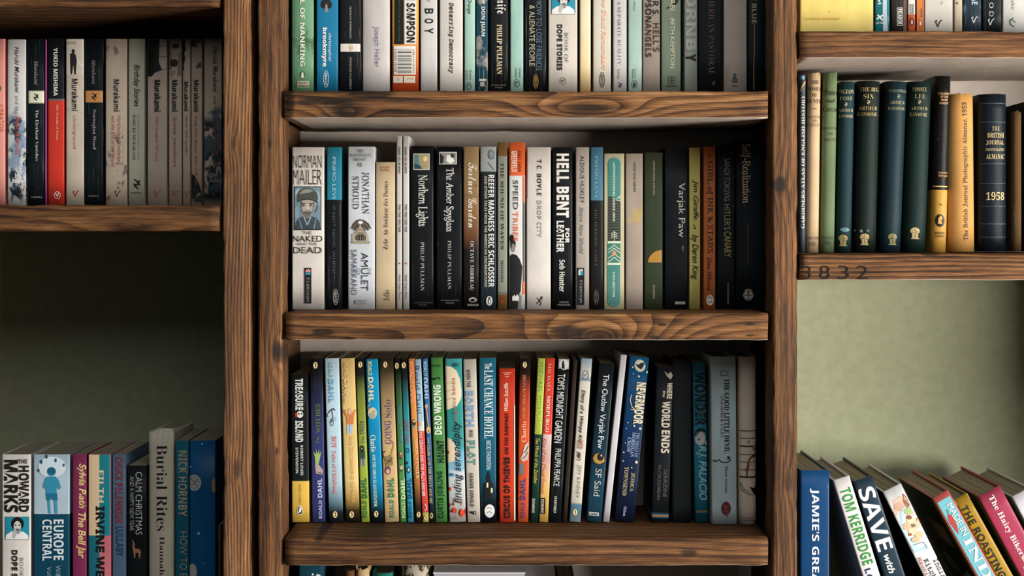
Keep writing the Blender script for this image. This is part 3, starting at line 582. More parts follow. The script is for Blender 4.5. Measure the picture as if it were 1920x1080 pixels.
TM('warm grey book with a black curled ampersand mark', 1357, 1401, T0, Y, 'cdbbab', rough=.6, streak=.04, t=[('sceptre', 1372, 159, 1382, 164, 'h', 'b', '3a332c', 'publisher_name'), ('&', 1372, 138, 1383, 155, 'h', 'b', '1e1a16', 'emblem')])
TM('black book with narrow pale capitals and a worn cream edge line', 1402, 1441, T0, Y, '0e1114', streak=.03, t=[('DIFFERENT BLUE', 1409, -80, 1418, 44, 'd', 'b', 'b8ab9a')], p=[('worn_edge', [('l', [(1413.5, 45), (1414, 90), (1412.5, 130), (1413, 168)], 1.2, 'b49878')])])

# ------------------------------------------------------------ middle shelf
G = 'books on the centre shelf'
Y = 580
def MM(*a, **k): return book(*a, group=G, **k)
MM('broad white paperback with a blue-grey soldier portrait, first on the centre shelf', 547, 608, 276, Y, 'e2dace', rough=.5, streak=.05,
   t=[('NAKED', 548.5, 442, 604, 453, 'h', 's', '241e19'), ('NORMAN', 549, 291, 603, 315, 'h', 'l', '241e19', 'author_name'), ('MAILER', 549, 318, 603, 346, 'h', 'l', '33281f', 'author_name'), ('THE', 567, 434, 584, 440, 'h', 's', '241e19', 'title'), ('AND THE', 556, 455, 594, 460, 'h', 's', '241e19', 'title'), ('DEAD', 549, 463, 603, 475, 'h', 's', '241e19', 'title'), ('flamingo', 573, 520, 581, 566, 'd', 't', '8d8478', 'publisher_name')],
   p=[('portrait', [('r', 550.5, 349.5, 602, 431.5, '1c1e20'), ('r', 552, 351, 600.5, 430, '6f8694'), ('e', 559, 362, 6, 9, '9ab0ba'), ('e', 594, 372, 6, 14, '8ba2ad'), ('e', 556, 398, 4, 12, '8299a5'),
      ('p', [(552, 430), (553, 418), (560, 409), (569, 405), (583, 405), (592, 408), (599, 416), (600.5, 430)], '3b464c'), ('l', [(561, 411), (566, 430)], 1.6, '7f939c'), ('l', [(569, 406), (576, 422), (583, 406)], 2.2, '8b9fa8'), ('l', [(592, 410), (588, 430)], 1.6, '7f939c'), ('l', [(576, 422), (576, 430)], 1, '20272b'),
      ('p', [(563, 374), (589, 374), (590, 384), (588, 394), (584, 403), (579, 409), (573, 409), (567, 403), (563, 393), (562, 384)], 'a89d90'), ('p', [(562, 378), (567, 376), (566, 392), (569, 404), (564, 396)], '5a5c5c'), ('p', [(590, 378), (586, 378), (586, 394), (580, 405), (587, 397)], '6c6a66'),
      ('p', [(557, 378), (556, 366), (561, 357), (569, 352.5), (578, 352), (587, 355), (594, 362), (596, 372), (594, 379), (588, 376), (577, 373.5), (565, 375)], '4a4a45'), ('p', [(561, 364), (567, 356), (578, 354), (588, 358), (580, 361), (569, 363)], '8a8a80'), ('l', [(557, 378), (565, 375), (577, 373.5), (588, 376), (595, 380)], 1.8, '23272a'), ('l', [(595, 378), (594, 392), (590, 398)], 1.4, '2b3236'),
      ('l', [(565, 382), (572, 381.5)], 1.6, '2b2a29'), ('l', [(579, 381.5), (586, 382)], 1.6, '2b2a29'), ('e', 569, 385, 2.2, 1.2, '1f2021'), ('e', 582.5, 385, 2.2, 1.2, '1f2021'), ('p', [(575, 384), (577.5, 384), (579.5, 393), (573, 393)], 'c2b6a6'), ('l', [(572.5, 394), (580, 394)], 1, '5e554e'), ('p', [(568, 396), (584, 396), (583, 403), (578, 408), (573, 408), (569, 403)], '6a6560'), ('l', [(571, 399.5), (581, 399.5)], 1.6, '39302c')]),
      ('black_panel', [('r', 570.5, 502, 583.5, 569, '14151a'), ('p', [(572, 510), (574, 504), (576, 507), (578, 503), (580, 507), (582, 504), (582, 510)], 'd98a86'), ('r', 572.5, 511, 582, 515, '2f8ea6')])])
ab, at_ = abacus(629, 557, 5, 15, 'b0aca2')
MM('paperback with turquoise head over black, white-rimmed corners, near the soldier book', 612.5, 640.5, 276, Y, ['c', (0, '14171a'), (.672, '2b859e')], rough=.4, streak=.22, t=[('IF NOT NOW, WHEN?', 622, 386, 628, 512, 'd', 'l', '5c5f60'), ('PRIMO LEVI', 622, 295, 629, 372, 'd', 's', 'a9c8cf'), at_], p=[ab])
MM('pale silver paperback with a winged gargoyle above carved-style lettering', 652, 703, 275, Y, 'd3d6d8', rough=.35, streak=.12,
   t=[('AMULET', 677, 474, 690, 545, 'd', 's', '2e2f38'), ('JONATHAN', 679, 323, 692, 401, 'd', 'ir', '2c2e33', 'author_name'), ('STROUD', 661, 331, 673, 392, 'd', 'ir', '2c2e33', 'author_name'), ('THE', 669, 280, 682, 286, 'h', 'rl', '2c2e33'), ('BARTIMAEUS', 656, 288, 695, 294, 'h', 'rl', '2c2e33'), ('TRILOGY', 662, 296, 688, 302, 'h', 'rl', '2c2e33'), ('THE', 690, 502, 695, 515, 'd', 's', '2e2f38'), ('OF', 669, 502, 675, 516, 'd', 's', '5a7a92'), ('SAMARKAND', 658, 468, 669, 553, 'd', 's', '3a4560', 'title'), ('CORGI', 667, 564.5, 684, 568, 'h', 'b', '2a2a2a', 'publisher_name'), ('1', 674, 306, 677, 312, 'h', 's', '5a5c60')],
   p=[('gargoyle', [('p', [(675, 411), (668, 413), (661, 420), (657, 430), (661, 428), (663, 433), (666, 429), (668, 434), (671, 430), (674, 424)], '4a4136'), ('p', [(675, 411), (683, 413), (691, 419), (696, 429), (692, 428), (690, 433), (686, 429), (684, 434), (680, 430), (677, 424)], '4a4136'),
      ('l', [(674, 414), (663, 424), (662, 430)], .8, '97896f'), ('l', [(677, 414), (689, 424), (691, 430)], .8, '97896f'), ('l', [(675, 415), (667, 431)], .8, '97896f'), ('l', [(676, 415), (685, 431)], .8, '97896f'), ('e', 675.5, 417, 4.5, 3.2, 'dcdad2'),
      ('p', [(666, 440), (668, 430), (683, 430), (686, 440), (687, 450), (664, 450)], '6a5e4c'), ('e', 667, 438, 3.5, 5, '9a8c74'), ('e', 684, 438, 3.5, 5, '9a8c74'), ('e', 675.5, 432, 6.2, 6.8, 'a99b84'), ('p', [(670, 428), (668.5, 421.5), (673, 426)], '4a4136'), ('p', [(681, 428), (682.5, 421.5), (678, 426)], '4a4136'),
      ('l', [(671, 429.5), (674.5, 431.5)], 1, '221b14'), ('l', [(680, 429.5), (676.5, 431.5)], 1, '221b14'), ('l', [(672, 436), (675.5, 437.5), (679, 436)], 1.1, '221b14'), ('p', [(668, 441), (683, 441), (682, 451), (669, 451)], '2a231b'), ('l', [(671, 442), (671, 450)], 1.2, '9a8c74'), ('l', [(675.5, 442), (675.5, 450)], 1.2, '9a8c74'), ('l', [(680, 442), (680, 450)], 1.2, '9a8c74'),
      ('r', 660, 438, 665, 453, 'b3a894'), ('r', 686, 438, 691, 453, 'b3a894'), ('r', 659, 452, 693, 457, '9a8f7a')]),
      ('mark_box', [('o', 675.5, 309, 5, 4.5, .6, '77797c')]), ('publisher_box', [('r', 665, 563, 686, 570, '2a2a2a'), ('r', 666, 564, 685, 569, 'cfd1d2')])])
MM('short cream paperback with a red number at the head of its spine', 704, 741, 304, Y, 'd5bd98', rough=.6, streak=.04, t=[('Au Bonheur des Dames', 719, 340, 727, 442, 'u', 'rl', '2c241a'), ('Zola', 719, 448, 727, 468, 'u', 'rl', '2c241a'), ('1242', 713, 312, 730, 321, 'h', 'rl', 'a8432f', 'series_number'), ('folio', 719, 544, 730, 563, 'u', 'rl', '241c14', 'publisher_name')])
GT = 'twin thin white poetry pamphlets'
for q, (a, b, nm) in enumerate(((743, 754, 'first of two tall thin white pamphlets with tiny black type, beside short cream book'), (755, 767.5, 'second of two tall thin white pamphlets with tiny black type, touching black book'))):
    MM(nm, a, b, 255, Y, 'd0cbc3', rough=.5, streak=.03, t=[('TOO TOO TOO TOO', a + 4.2, 383, a + 8, 435, 'd', 'b', '33302c'), ('TAMMY HO LAI-MING', a + 4.2, 275, a + 7.6, 325, 'd', 'b', '33302c'), ('Math Paper Press', a + 4.2, 515, a + 8, 561, 'd', 'r', '33302c')], p=[('red_dot', [('e', a + 6, 494, 1.5, 1.5, 'b2462e')])])
MM('thick black paperback with a square lamp-lit picture and ornate white title', 770, 813, 274, Y, '0e0f11', streak=.06, t=[('Northern Lights', 779, 328, 802, 424, 'd', 'ir', 'dcd7cc'), ('PHILIP PULLMAN', 788, 454, 795, 545, 'd', 'rl', 'b3aea4'), ('SCHOLASTIC', 776, 566, 812, 568.5, 'h', 'b', '55534e'), ('PRESS', 784, 570.5, 800, 573, 'h', 'b', '55534e')],
   p=[('picture', [('r', 774.5, 288, 805, 318.5, 'c9c2ac'), ('r', 776, 289.5, 803.5, 317, '4f7f80'), ('p', [(784, 290), (803, 290), (803, 317), (792, 317), (785, 306)], 'a08e6c'), ('e', 797, 298, 4, 5, 'd9c48e'), ('p', [(776, 306), (786, 310), (792, 317), (776, 317)], '28484c')])])
MM('thick black paperback with a small pale photo above an ornate white title', 818, 866, 275, Y, '0d0e10', streak=.06, t=[('The Amber Spyglass', 832, 315, 851, 434, 'd', 'ir', 'e0dbd0'), ('PHILIP PULLMAN', 839, 451, 845.5, 542, 'd', 'rl', 'b3aea4'), ('SCHOLASTIC', 826, 562, 860, 564.5, 'h', 'b', '77746c'), ('PRESS', 835, 567, 851, 569.5, 'h', 'b', '77746c')],
   p=[('picture', [('r', 823, 285, 856, 308, 'd9d6cc'), ('r', 824, 286, 855, 307, '8d8c86'), ('p', [(824, 287), (832, 294), (830, 307), (824, 307)], '2b2b2a'), ('p', [(838, 290), (846, 292), (852, 302), (844, 307), (836, 302)], 'e6e3da'), ('e', 848, 292, 4, 4, '3a3a38')])])
MM('paperback fading from tan to black with flowing cream script', 868.5, 898, 275, Y, ['l', (0, '14110f'), (.36, '1c1612'), (.46, '6b452a'), (.62, '8d6844'), (.85, '9a7c55'), (1, 'a88a60')][1:], streak=.15, blotch=[('3a2414', 60, .58, .35, .8)],
   t=[('Torture Garden', 877, 305, 893, 427, 'd', 'f', 'e0d5c0'), ('OCTAVE MIRBEAU', 881, 452, 888, 545, 'd', 'rl', 'c9c3b8'), ('DEDALUS', 876, 570, 897, 573.5, 'h', 'b', 'b8b3a8', 'publisher_name')], p=[('emblem', [('o', 886, 562, 7.5, 4.5, 1, 'c9c3b8'), ('l', [(880, 562), (886, 559), (892, 563)], 1.2, 'c9c3b8')])])
MM('dark blue-black paperback with two lines of condensed white capitals', 900, 931, 275, Y, ['l', (0, '26343d'), (.3, '1a2126'), (.6, '14181b'), (.845, '161a1d'), (.85, '9ba29f'), (1, 'b3b6b0')][1:], streak=.1,
   t=[('REEFER MADNESS ERIC SCHLOSSER', 915, 328, 926, 538, 'd', 'b', 'dcdad2'), ('AND OTHER TALES FROM THE AMERICAN UNDERGROUND', 907.5, 330, 913, 538, 'd', 'b', 'b5ae9c')], p=[('photo', [('e', 922, 288, 5, 7, '7a8688'), ('o', 921, 290, 6, 9, 2, '5a6668'), ('l', [(915, 305), (926, 318)], 2, '6c7879')]), pengu(917, 564, 6, 9, 'dfdcd4')])
MM('slim grey-green paperback banded brown at head and foot', 932.5, 951.5, 267, Y, ['c', (0, '7b5a30'), (.088, '8d9080'), (.917, '7b5a30')], rough=.5, streak=.05, t=[('THE SOUND OF WAVES', 939, 305, 944.5, 468, 'd', 'r', '27251f'), ('MISHIMA', 939.5, 488, 943.5, 530, 'd', 'r', '27251f')], p=[('seal', [('e', 941, 565, 4, 4.5, '8a3a24')]), ('line', [('r', 934, 549, 950, 550, '2a2822')])])
MM('white spine with orange head block and a dark standing figure at its foot', 954, 985, 267, Y, ['c', (0, 'dedad3'), (.798, 'e2622c')], streak=.06, rough=.35,
   t=[('SPEED', 962, 338, 971, 393, 'd', 's', '2c2825'), ('TRIBES', 962, 397, 971, 452, 'd', 's', 'dd5a2a', 'title'), ('GREENFELD', 958, 283, 969, 322, 'd', 'b', 'f2d8c4', 'author_name'), ('KARL TARO', 972, 283, 977, 322, 'd', 'b', '6e2c14', 'author_name')],
   p=[('photo', [('p', [(955, 480), (961, 476), (968, 478), (974, 486), (979, 500), (976, 545), (970, 565), (972, 580), (955, 580)], '1b1a1a'), ('e', 961.5, 457, 5, 12, '2a2624'), ('e', 962, 465, 3.4, 8, '8c8078'), ('e', 959, 447, 4.5, 7, '141313'), ('p', [(972, 548), (978, 556), (976, 575), (979, 580), (970, 580)], '7e7a76')]), ('orange_edge', [('r', 980, 330, 983.6, 380, 'd05a2c'), ('r', 980, 528, 984, 552, 'e2622c'), ('r', 980.5, 380, 983.8, 528, '4c4642')]), ('emblem', [('p', [(960, 563), (960, 554), (962, 557), (964, 552), (966, 556), (969, 552), (972, 556), (972, 563)], 'ece8e0'), ('r', 960, 560, 972.5, 564, 'ece8e0')])])
MM('clean white paperback with bold black then grey capitals', 987, 1033, 276, Y, 'dfd5cb', rough=.55, streak=.02, t=[('DROP CITY', 1007, 376, 1015, 445, 'd', 'b', '9a948e'), ('T.C. BOYLE', 1007, 299, 1015, 367, 'd', 'b', '1d1a18')], p=[('red_edge', [('r', 987.6, 279, 989, 372, 'b0483c')]), ('running_figure', [('e', 1015, 558, 2, 2.4, '23201e'), ('l', [(1014, 560), (1010, 564), (1006, 570)], 1.6, '23201e'), ('l', [(1011, 563), (1014, 568), (1012, 573)], 1.6, '23201e'), ('l', [(1006, 558), (1010, 562), (1016, 562)], 1.2, '23201e')])])
MM('black paperback with chunky white cut-out style capitals', 1036, 1074, 276, Y, '0e1011', streak=.08, t=[('HELL BENT', 1043, 288, 1066, 408, 'd', 'x', 'ded9cf'), ('LEATHER', 1043, 414, 1057, 473, 'd', 'x', 'ded9cf', 'title'), ('FOR', 1059, 428, 1067, 456, 'd', 'x', 'ded9cf', 'title'), ('Seb Hunter', 1048, 487, 1059, 547, 'd', 'b', 'd5d0c6', 'author_name'), ('HARPER', 1048, 565, 1066, 568, 'h', 'b', '8b877e', 'publisher_name'), ('PERENNIAL', 1045, 570, 1069, 573, 'h', 'b', '8b877e', 'publisher_name')])
MM('off-white paperback with grey italic title and a black block at its foot', 1079, 1105, 276, Y, 'b3a69a', rough=.5, t=[('Brave New World', 1087, 388, 1094, 476, 'd', 'bi', '77767a'), ('ALDOUS HUXLEY', 1088, 292, 1095, 381, 'd', 's', '2c2a28'), ('flamingo', 1085, 525, 1092, 568, 'd', 't', '8d8a86', 'publisher_name')], p=[('black_panel', [('r', 1081.5, 502, 1095, 572, '17181b'), ('p', [(1084, 508), (1086, 504), (1089, 506), (1091, 503), (1093, 508)], 'cfc9c4'), ('r', 1084, 508, 1088, 516, 'c9c6c2'), ('r', 1088, 508, 1093, 516, '1f8aa8')])])
ab, at_ = abacus(1117.5, 557, 4.5, 14, '6a6152')
MM('paperback with dusty blue head over black, dull bronze title, mid shelf', 1107, 1131, 276, Y, ['c', (0, '181716'), (.668, '4c7a8f')], streak=.04, t=[('THE PERIODIC TABLE', 1114, 392, 1119, 500, 'd', 'rl', '564c40'), ('PRIMO LEVI', 1114, 292, 1120, 370, 'd', 'rl', '86a2ae'), at_], p=[ab])
GE = 'three festival guides'
MM('cream festival guide with a rounded teal panel, chevrons and mountain', 1132, 1171, 288, Y, 'cfc6a0', rough=.6, streak=.02, t=[('FESTIVAL GUIDE 2016', 1148.5, 335, 1152.5, 415, 'd', 'b', 'dfe0cc'), ('LATITUDE', 1148.5, 305, 1152.5, 333, 'd', 'b', 'dfe0cc', 'title'), ('11TH EDITION', 1148, 509, 1152, 557, 'd', 'b', 'dfe0cc', 'edition')],
   p=[('brick_pattern', [('l', [(1133, 292 + i * 5), (1170, 292 + i * 5)], .35, '9c9878') for i in range(57)]),
      ('teal_panel', [('e', 1151.5, 307, 11.5, 11.5, '3d8078'), ('r', 1140, 306, 1163, 375, '3d8078'), ('p', [(1140, 368), (1146, 369), (1155, 376), (1163, 378), (1163, 452), (1139.5, 452)], '2b3430'), ('r', 1139, 452, 1163, 456, 'd8dcc0'), ('r', 1139, 456, 1162.5, 493, '35786e'), ('r', 1138.5, 493, 1163, 497, 'd8dcc0'), ('r', 1138.5, 497, 1162, 563, '3d8078'), ('e', 1150.3, 564, 11.8, 12, '3d8078')]),
      ('chevrons', [('l', [(1145, y + 5), (1151, y), (1157, y + 5)], 1, 'd8dcc0') for y in (434, 438, 442)] + [('l', [(1151, 434), (1151, 452)], 1, 'd8dcc0')] + [('l', [(1140, y + 4), (1146, y), (1151, y - 5), (1156, y), (1162, y + 4)], 1.4, 'd8dcc0') for y in (464, 470, 480, 487)] + [('l', [(1155 + i * 2, 374 - i * 2), (1163, 366 + i * 3)], .8, 'd8dcc0') for i in range(3)] + [('p', [(1146, 479), (1148, 473), (1151, 468), (1154, 473), (1156, 479)], 'd79a6a')])])
MM('pinkish grey festival guide washed with yellow paint shapes', 1173, 1206, 288, Y, 'b3a190', rough=.6, streak=.02, blotch=[('c9a050', 14, .56, .1, .5), ('c4a868', 20, .58, .5, .75), ('c99445', 40, .52, .94, 1)], t=[('LATITUDE FESTIVAL GUIDE 2019', 1188, 304, 1191.5, 360, 'd', 'b', '3a332c')])
MM('dark olive festival guide with a gold quarter circle', 1208, 1243, 286, Y, '3a422c', rough=.55, streak=.02, t=[('LATITUDE FESTIVAL GUIDE 2018', 1223.5, 302, 1227, 366, 'd', 'b', '9a9c84'), ('6TH EDITION', 1223.5, 534, 1227, 560, 'd', 'b', '9a9c84', 'edition')], p=[('quarter_circle', [('p', [(1240.5, 469)] + [(1240.5 - 26 * math.sin(a * math.pi / 16), 492 - 23 * math.cos(a * math.pi / 16)) for a in range(1, 9)] + [(1240.5, 492)], 'c58b3a')])])
MM('black paperback with white rounded lettering and a tiny eye, by the olive guide', 1246, 1290, 276, Y, '0e1214', streak=.02, rough=.5, t=[('Varjak Paw', 1268, 343, 1284, 445, 'd', 's', 'd6cfc0'), ('CORGI', 1267, 567, 1282, 569.5, 'h', 'b', '17150f', 'publisher_name')], p=[('eye', [('e', 1280, 466, 2, 5, '8a6a3a'), ('e', 1280.5, 467, 1, 2.5, '15100a')]), ('publisher_box', [('r', 1265.5, 565.5, 1284, 570.5, 'b8b0a0')])])
MM('mustard yellow paperback with black handwriting along the spine', 1292, 1313.5, 277, Y, 'e2cf74', rough=.6, streak=.01, t=[('Jim Giraffe', 1297, 337, 1309, 412, 'd', 'h', '1d1b12'), ('by Daren King', 1294, 440, 1309, 524, 'd', 'h', '1d1b12')], p=[('doodle', [('l', [(1300, 421), (1304, 428), (1299, 428)], 1.2, '1d1b12')])])
MM('burnt orange paperback with dark lettering and a white round mark', 1319, 1342, 275, Y, 'cc7038', rough=.6, streak=.01, t=[('GIRL of INK & STARS', 1323, 302, 1337, 474, 'd', 'ir', '3a1a12'), ('The', 1327, 287, 1333, 298, 'd', 'ir', '3a1a12', 'title'), ('Kiran Millwood', 1325, 482, 1334, 545, 'd', 'i', '6a2e1a', 'author_name')],
   p=[('publisher_mark', [('e', 1330.5, 562.5, 7, 10, 'd2c6b8'), ('l', [(1326, 560), (1330, 556), (1334, 560)], 1.2, '2a201a'), ('l', [(1326, 565), (1331, 568), (1335, 563)], 1.2, '2a201a')])])
MM('black paperback with uneven hand-drawn capitals fading to yellow', 1345, 1378, 272, Y, '0d1114', rough=.6, streak=.01, t=[("HITLER'S", 1357, 383, 1369, 431, 'd', 's', '9a8666'), ('SANDI TOKSVIG', 1357, 297, 1368, 377, 'd', 's', '8f8570', 'author_name'), ('CANARY', 1357, 434, 1370, 482, 'd', 's', 'b3a05a', 'title')], p=[('emblem', [('r', 1363, 530, 1366, 570, '5e4c2e')])])
MM('tall black book with large pale gold lettering beside the right upright', 1380, 1439, 262, Y, '0c1114', rough=.6, streak=.01, bulge=.003, t=[('Self-Realization', 1387, 270, 1407, 381, 'd', 'ir', 'd6ba96'), ('Autobiography of a saint', 1400, 420, 1404, 492, 'd', 'rl', '746858')],
   p=[('round_emblem', [('e', 1402.5, 552.5, 9.5, 11, 'b0a292'), ('l', [(1402.5, 541), (1402.5, 564)], 1.6, '1a1c1c'), ('o', 1398, 550, 4.5, 5, 1.2, '1a1c1c'), ('o', 1407, 550, 4.5, 5, 1.2, '1a1c1c'), ('l', [(1395, 558), (1402, 562), (1410, 558)], 1.2, '1a1c1c')])])
# ------------------------------------------------------------ lower shelf of the middle bay
G = "children's paperbacks on the lower middle shelf"
Y = 979
def LM(*a, **k): return book(*a, group=G, **k)
def figure(x, y, s, body, skin='d8b08a', legs='3a3440'):
    return [('p', [(x - 4 * s, y - 4 * s), (x + 4 * s, y - 5 * s), (x + 5 * s, y + 4 * s), (x - 4 * s, y + 5 * s)], body), ('l', [(x - 3 * s, y - 2 * s), (x - 8 * s, y - 7 * s)], 2 * s, body), ('l', [(x + 3 * s, y - 2 * s), (x + 8 * s, y - 5 * s)], 2 * s, body),
            ('l', [(x - 2 * s, y + 4 * s), (x - 3 * s, y + 13 * s)], 2.2 * s, legs), ('l', [(x + 2 * s, y + 4 * s), (x + 4 * s, y + 12 * s)], 2.2 * s, legs), ('e', x, y - 9 * s, 3.4 * s, 4.4 * s, skin), ('l', [(x - 3 * s, y - 12 * s), (x + 3 * s, y - 13 * s)], 2 * s, '2a211c')]
LM('black paperback with dripping white title and a yellow foot block', 547, 580, 702, Y, ['c', (0, 'e8bd52'), (.274, '14171a')], dx=-2, streak=.05, t=[('ISLAND', 553, 789, 568, 829, 'd', 'x', 'd5ddd2', 'title'), ('TREASURE', 553, 710, 568, 769, 'd', 'x', 'd5ddd2', 'title'), ('ROBERT LOUIS', 563, 835, 568, 891, 'd', 'b', 'c8cac4', 'author_name'), ('STEVENSON', 554, 839, 559, 887, 'd', 'b', 'c8cac4', 'author_name'), ('PUFFIN CLASSICS', 561, 908, 564, 946, 'd', 'r', '5a4628', 'publisher_name')],
   p=[('skull', [('e', 562, 777, 6, 6.5, 'dfe2d8'), ('e', 560, 776, 1.6, 1.8, '15181a'), ('e', 565, 776, 1.6, 1.8, '15181a'), ('e', 555, 778, 2.4, 4.5, 'b83a2a')]), ('emblem', [('e', 562, 957, 5.5, 8.5, 'ece6da'), ('e', 562, 957, 4.6, 7.4, '1c1a18'), ('p', [(559, 962), (561, 952), (566, 950), (564, 960)], 'ece6da')])])
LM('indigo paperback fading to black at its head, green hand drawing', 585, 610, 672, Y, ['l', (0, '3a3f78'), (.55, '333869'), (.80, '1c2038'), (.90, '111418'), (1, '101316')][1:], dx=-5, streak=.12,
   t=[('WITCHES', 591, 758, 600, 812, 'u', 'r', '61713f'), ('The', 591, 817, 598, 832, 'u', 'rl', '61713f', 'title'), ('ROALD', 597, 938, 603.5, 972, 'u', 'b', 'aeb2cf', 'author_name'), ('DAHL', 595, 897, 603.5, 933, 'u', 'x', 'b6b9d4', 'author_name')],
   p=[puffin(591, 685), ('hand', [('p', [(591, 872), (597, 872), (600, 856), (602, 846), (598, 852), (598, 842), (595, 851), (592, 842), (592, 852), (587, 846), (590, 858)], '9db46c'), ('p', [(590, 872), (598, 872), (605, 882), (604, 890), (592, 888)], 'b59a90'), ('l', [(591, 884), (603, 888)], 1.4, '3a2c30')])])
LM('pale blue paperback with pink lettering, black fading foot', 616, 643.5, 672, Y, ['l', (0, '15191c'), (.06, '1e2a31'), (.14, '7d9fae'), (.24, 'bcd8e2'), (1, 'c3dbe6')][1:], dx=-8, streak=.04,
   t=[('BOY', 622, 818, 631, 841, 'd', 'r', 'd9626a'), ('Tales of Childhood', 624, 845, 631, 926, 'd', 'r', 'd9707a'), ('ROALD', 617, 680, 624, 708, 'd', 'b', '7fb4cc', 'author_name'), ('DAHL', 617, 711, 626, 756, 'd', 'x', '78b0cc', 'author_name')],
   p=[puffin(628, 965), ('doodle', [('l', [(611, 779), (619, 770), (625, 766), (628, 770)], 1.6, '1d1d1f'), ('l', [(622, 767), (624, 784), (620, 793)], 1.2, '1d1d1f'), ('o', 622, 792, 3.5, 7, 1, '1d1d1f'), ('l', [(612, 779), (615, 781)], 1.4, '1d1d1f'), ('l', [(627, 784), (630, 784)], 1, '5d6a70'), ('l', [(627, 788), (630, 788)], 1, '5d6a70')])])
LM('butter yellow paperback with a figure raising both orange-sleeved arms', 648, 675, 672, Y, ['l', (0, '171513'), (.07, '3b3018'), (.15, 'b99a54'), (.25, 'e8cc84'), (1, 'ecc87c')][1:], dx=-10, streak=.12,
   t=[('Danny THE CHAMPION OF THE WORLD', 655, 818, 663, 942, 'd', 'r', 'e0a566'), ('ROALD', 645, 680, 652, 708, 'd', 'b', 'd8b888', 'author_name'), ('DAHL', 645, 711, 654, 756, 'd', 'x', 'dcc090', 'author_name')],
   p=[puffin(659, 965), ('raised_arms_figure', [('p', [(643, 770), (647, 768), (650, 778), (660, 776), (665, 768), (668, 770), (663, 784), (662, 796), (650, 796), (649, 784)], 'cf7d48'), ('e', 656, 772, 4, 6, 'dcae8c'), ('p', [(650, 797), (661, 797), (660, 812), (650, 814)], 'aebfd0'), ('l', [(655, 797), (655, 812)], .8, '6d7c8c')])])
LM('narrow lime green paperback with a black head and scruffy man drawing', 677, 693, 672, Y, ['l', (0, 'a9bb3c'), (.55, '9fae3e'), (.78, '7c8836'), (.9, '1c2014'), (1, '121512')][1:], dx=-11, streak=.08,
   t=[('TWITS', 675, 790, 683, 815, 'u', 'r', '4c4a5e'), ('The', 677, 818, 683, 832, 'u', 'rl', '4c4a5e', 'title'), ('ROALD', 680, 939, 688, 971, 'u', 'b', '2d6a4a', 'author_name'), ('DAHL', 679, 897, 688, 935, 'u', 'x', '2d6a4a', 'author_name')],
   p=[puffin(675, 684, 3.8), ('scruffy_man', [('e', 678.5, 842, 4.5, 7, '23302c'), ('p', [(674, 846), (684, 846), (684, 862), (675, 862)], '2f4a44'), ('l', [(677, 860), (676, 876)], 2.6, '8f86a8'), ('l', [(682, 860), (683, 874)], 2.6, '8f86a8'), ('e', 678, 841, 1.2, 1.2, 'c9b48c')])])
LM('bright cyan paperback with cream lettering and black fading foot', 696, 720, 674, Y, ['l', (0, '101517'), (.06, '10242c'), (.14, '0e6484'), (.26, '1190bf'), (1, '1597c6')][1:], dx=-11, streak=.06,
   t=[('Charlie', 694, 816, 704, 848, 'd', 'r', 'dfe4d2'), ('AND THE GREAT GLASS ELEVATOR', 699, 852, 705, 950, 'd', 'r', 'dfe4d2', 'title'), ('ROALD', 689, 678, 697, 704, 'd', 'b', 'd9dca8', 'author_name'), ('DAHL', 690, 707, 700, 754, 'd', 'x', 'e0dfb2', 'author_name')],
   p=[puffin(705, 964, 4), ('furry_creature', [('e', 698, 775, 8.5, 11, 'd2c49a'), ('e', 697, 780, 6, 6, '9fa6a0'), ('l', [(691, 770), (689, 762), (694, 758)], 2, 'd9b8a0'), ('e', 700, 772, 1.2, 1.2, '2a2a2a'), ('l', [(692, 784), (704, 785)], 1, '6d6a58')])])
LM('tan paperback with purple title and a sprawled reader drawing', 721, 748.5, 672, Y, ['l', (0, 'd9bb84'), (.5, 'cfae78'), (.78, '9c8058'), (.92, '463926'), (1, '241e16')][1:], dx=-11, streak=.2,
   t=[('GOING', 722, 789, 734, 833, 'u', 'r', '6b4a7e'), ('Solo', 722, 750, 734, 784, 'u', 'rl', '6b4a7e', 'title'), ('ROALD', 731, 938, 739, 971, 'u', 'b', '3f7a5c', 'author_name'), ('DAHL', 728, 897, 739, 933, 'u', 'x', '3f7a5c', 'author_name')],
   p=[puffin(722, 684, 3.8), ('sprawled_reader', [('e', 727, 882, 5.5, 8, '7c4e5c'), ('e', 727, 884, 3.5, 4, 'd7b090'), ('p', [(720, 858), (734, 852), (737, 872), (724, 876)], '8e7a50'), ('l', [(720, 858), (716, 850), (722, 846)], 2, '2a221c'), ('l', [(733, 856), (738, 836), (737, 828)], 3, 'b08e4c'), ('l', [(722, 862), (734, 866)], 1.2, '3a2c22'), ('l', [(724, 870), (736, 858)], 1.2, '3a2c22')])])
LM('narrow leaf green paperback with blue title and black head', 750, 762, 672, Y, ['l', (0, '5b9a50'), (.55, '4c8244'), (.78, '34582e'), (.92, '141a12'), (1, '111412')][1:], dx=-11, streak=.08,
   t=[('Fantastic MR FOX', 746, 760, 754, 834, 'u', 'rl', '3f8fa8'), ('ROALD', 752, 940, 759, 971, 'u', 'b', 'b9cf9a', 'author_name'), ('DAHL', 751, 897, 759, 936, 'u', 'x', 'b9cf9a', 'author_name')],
   p=[puffin(743.5, 686, 3.8), ('small_figures', figure(751, 855, .55, 'a8503c') + figure(752, 878, .5, 'cfc4a8'))])
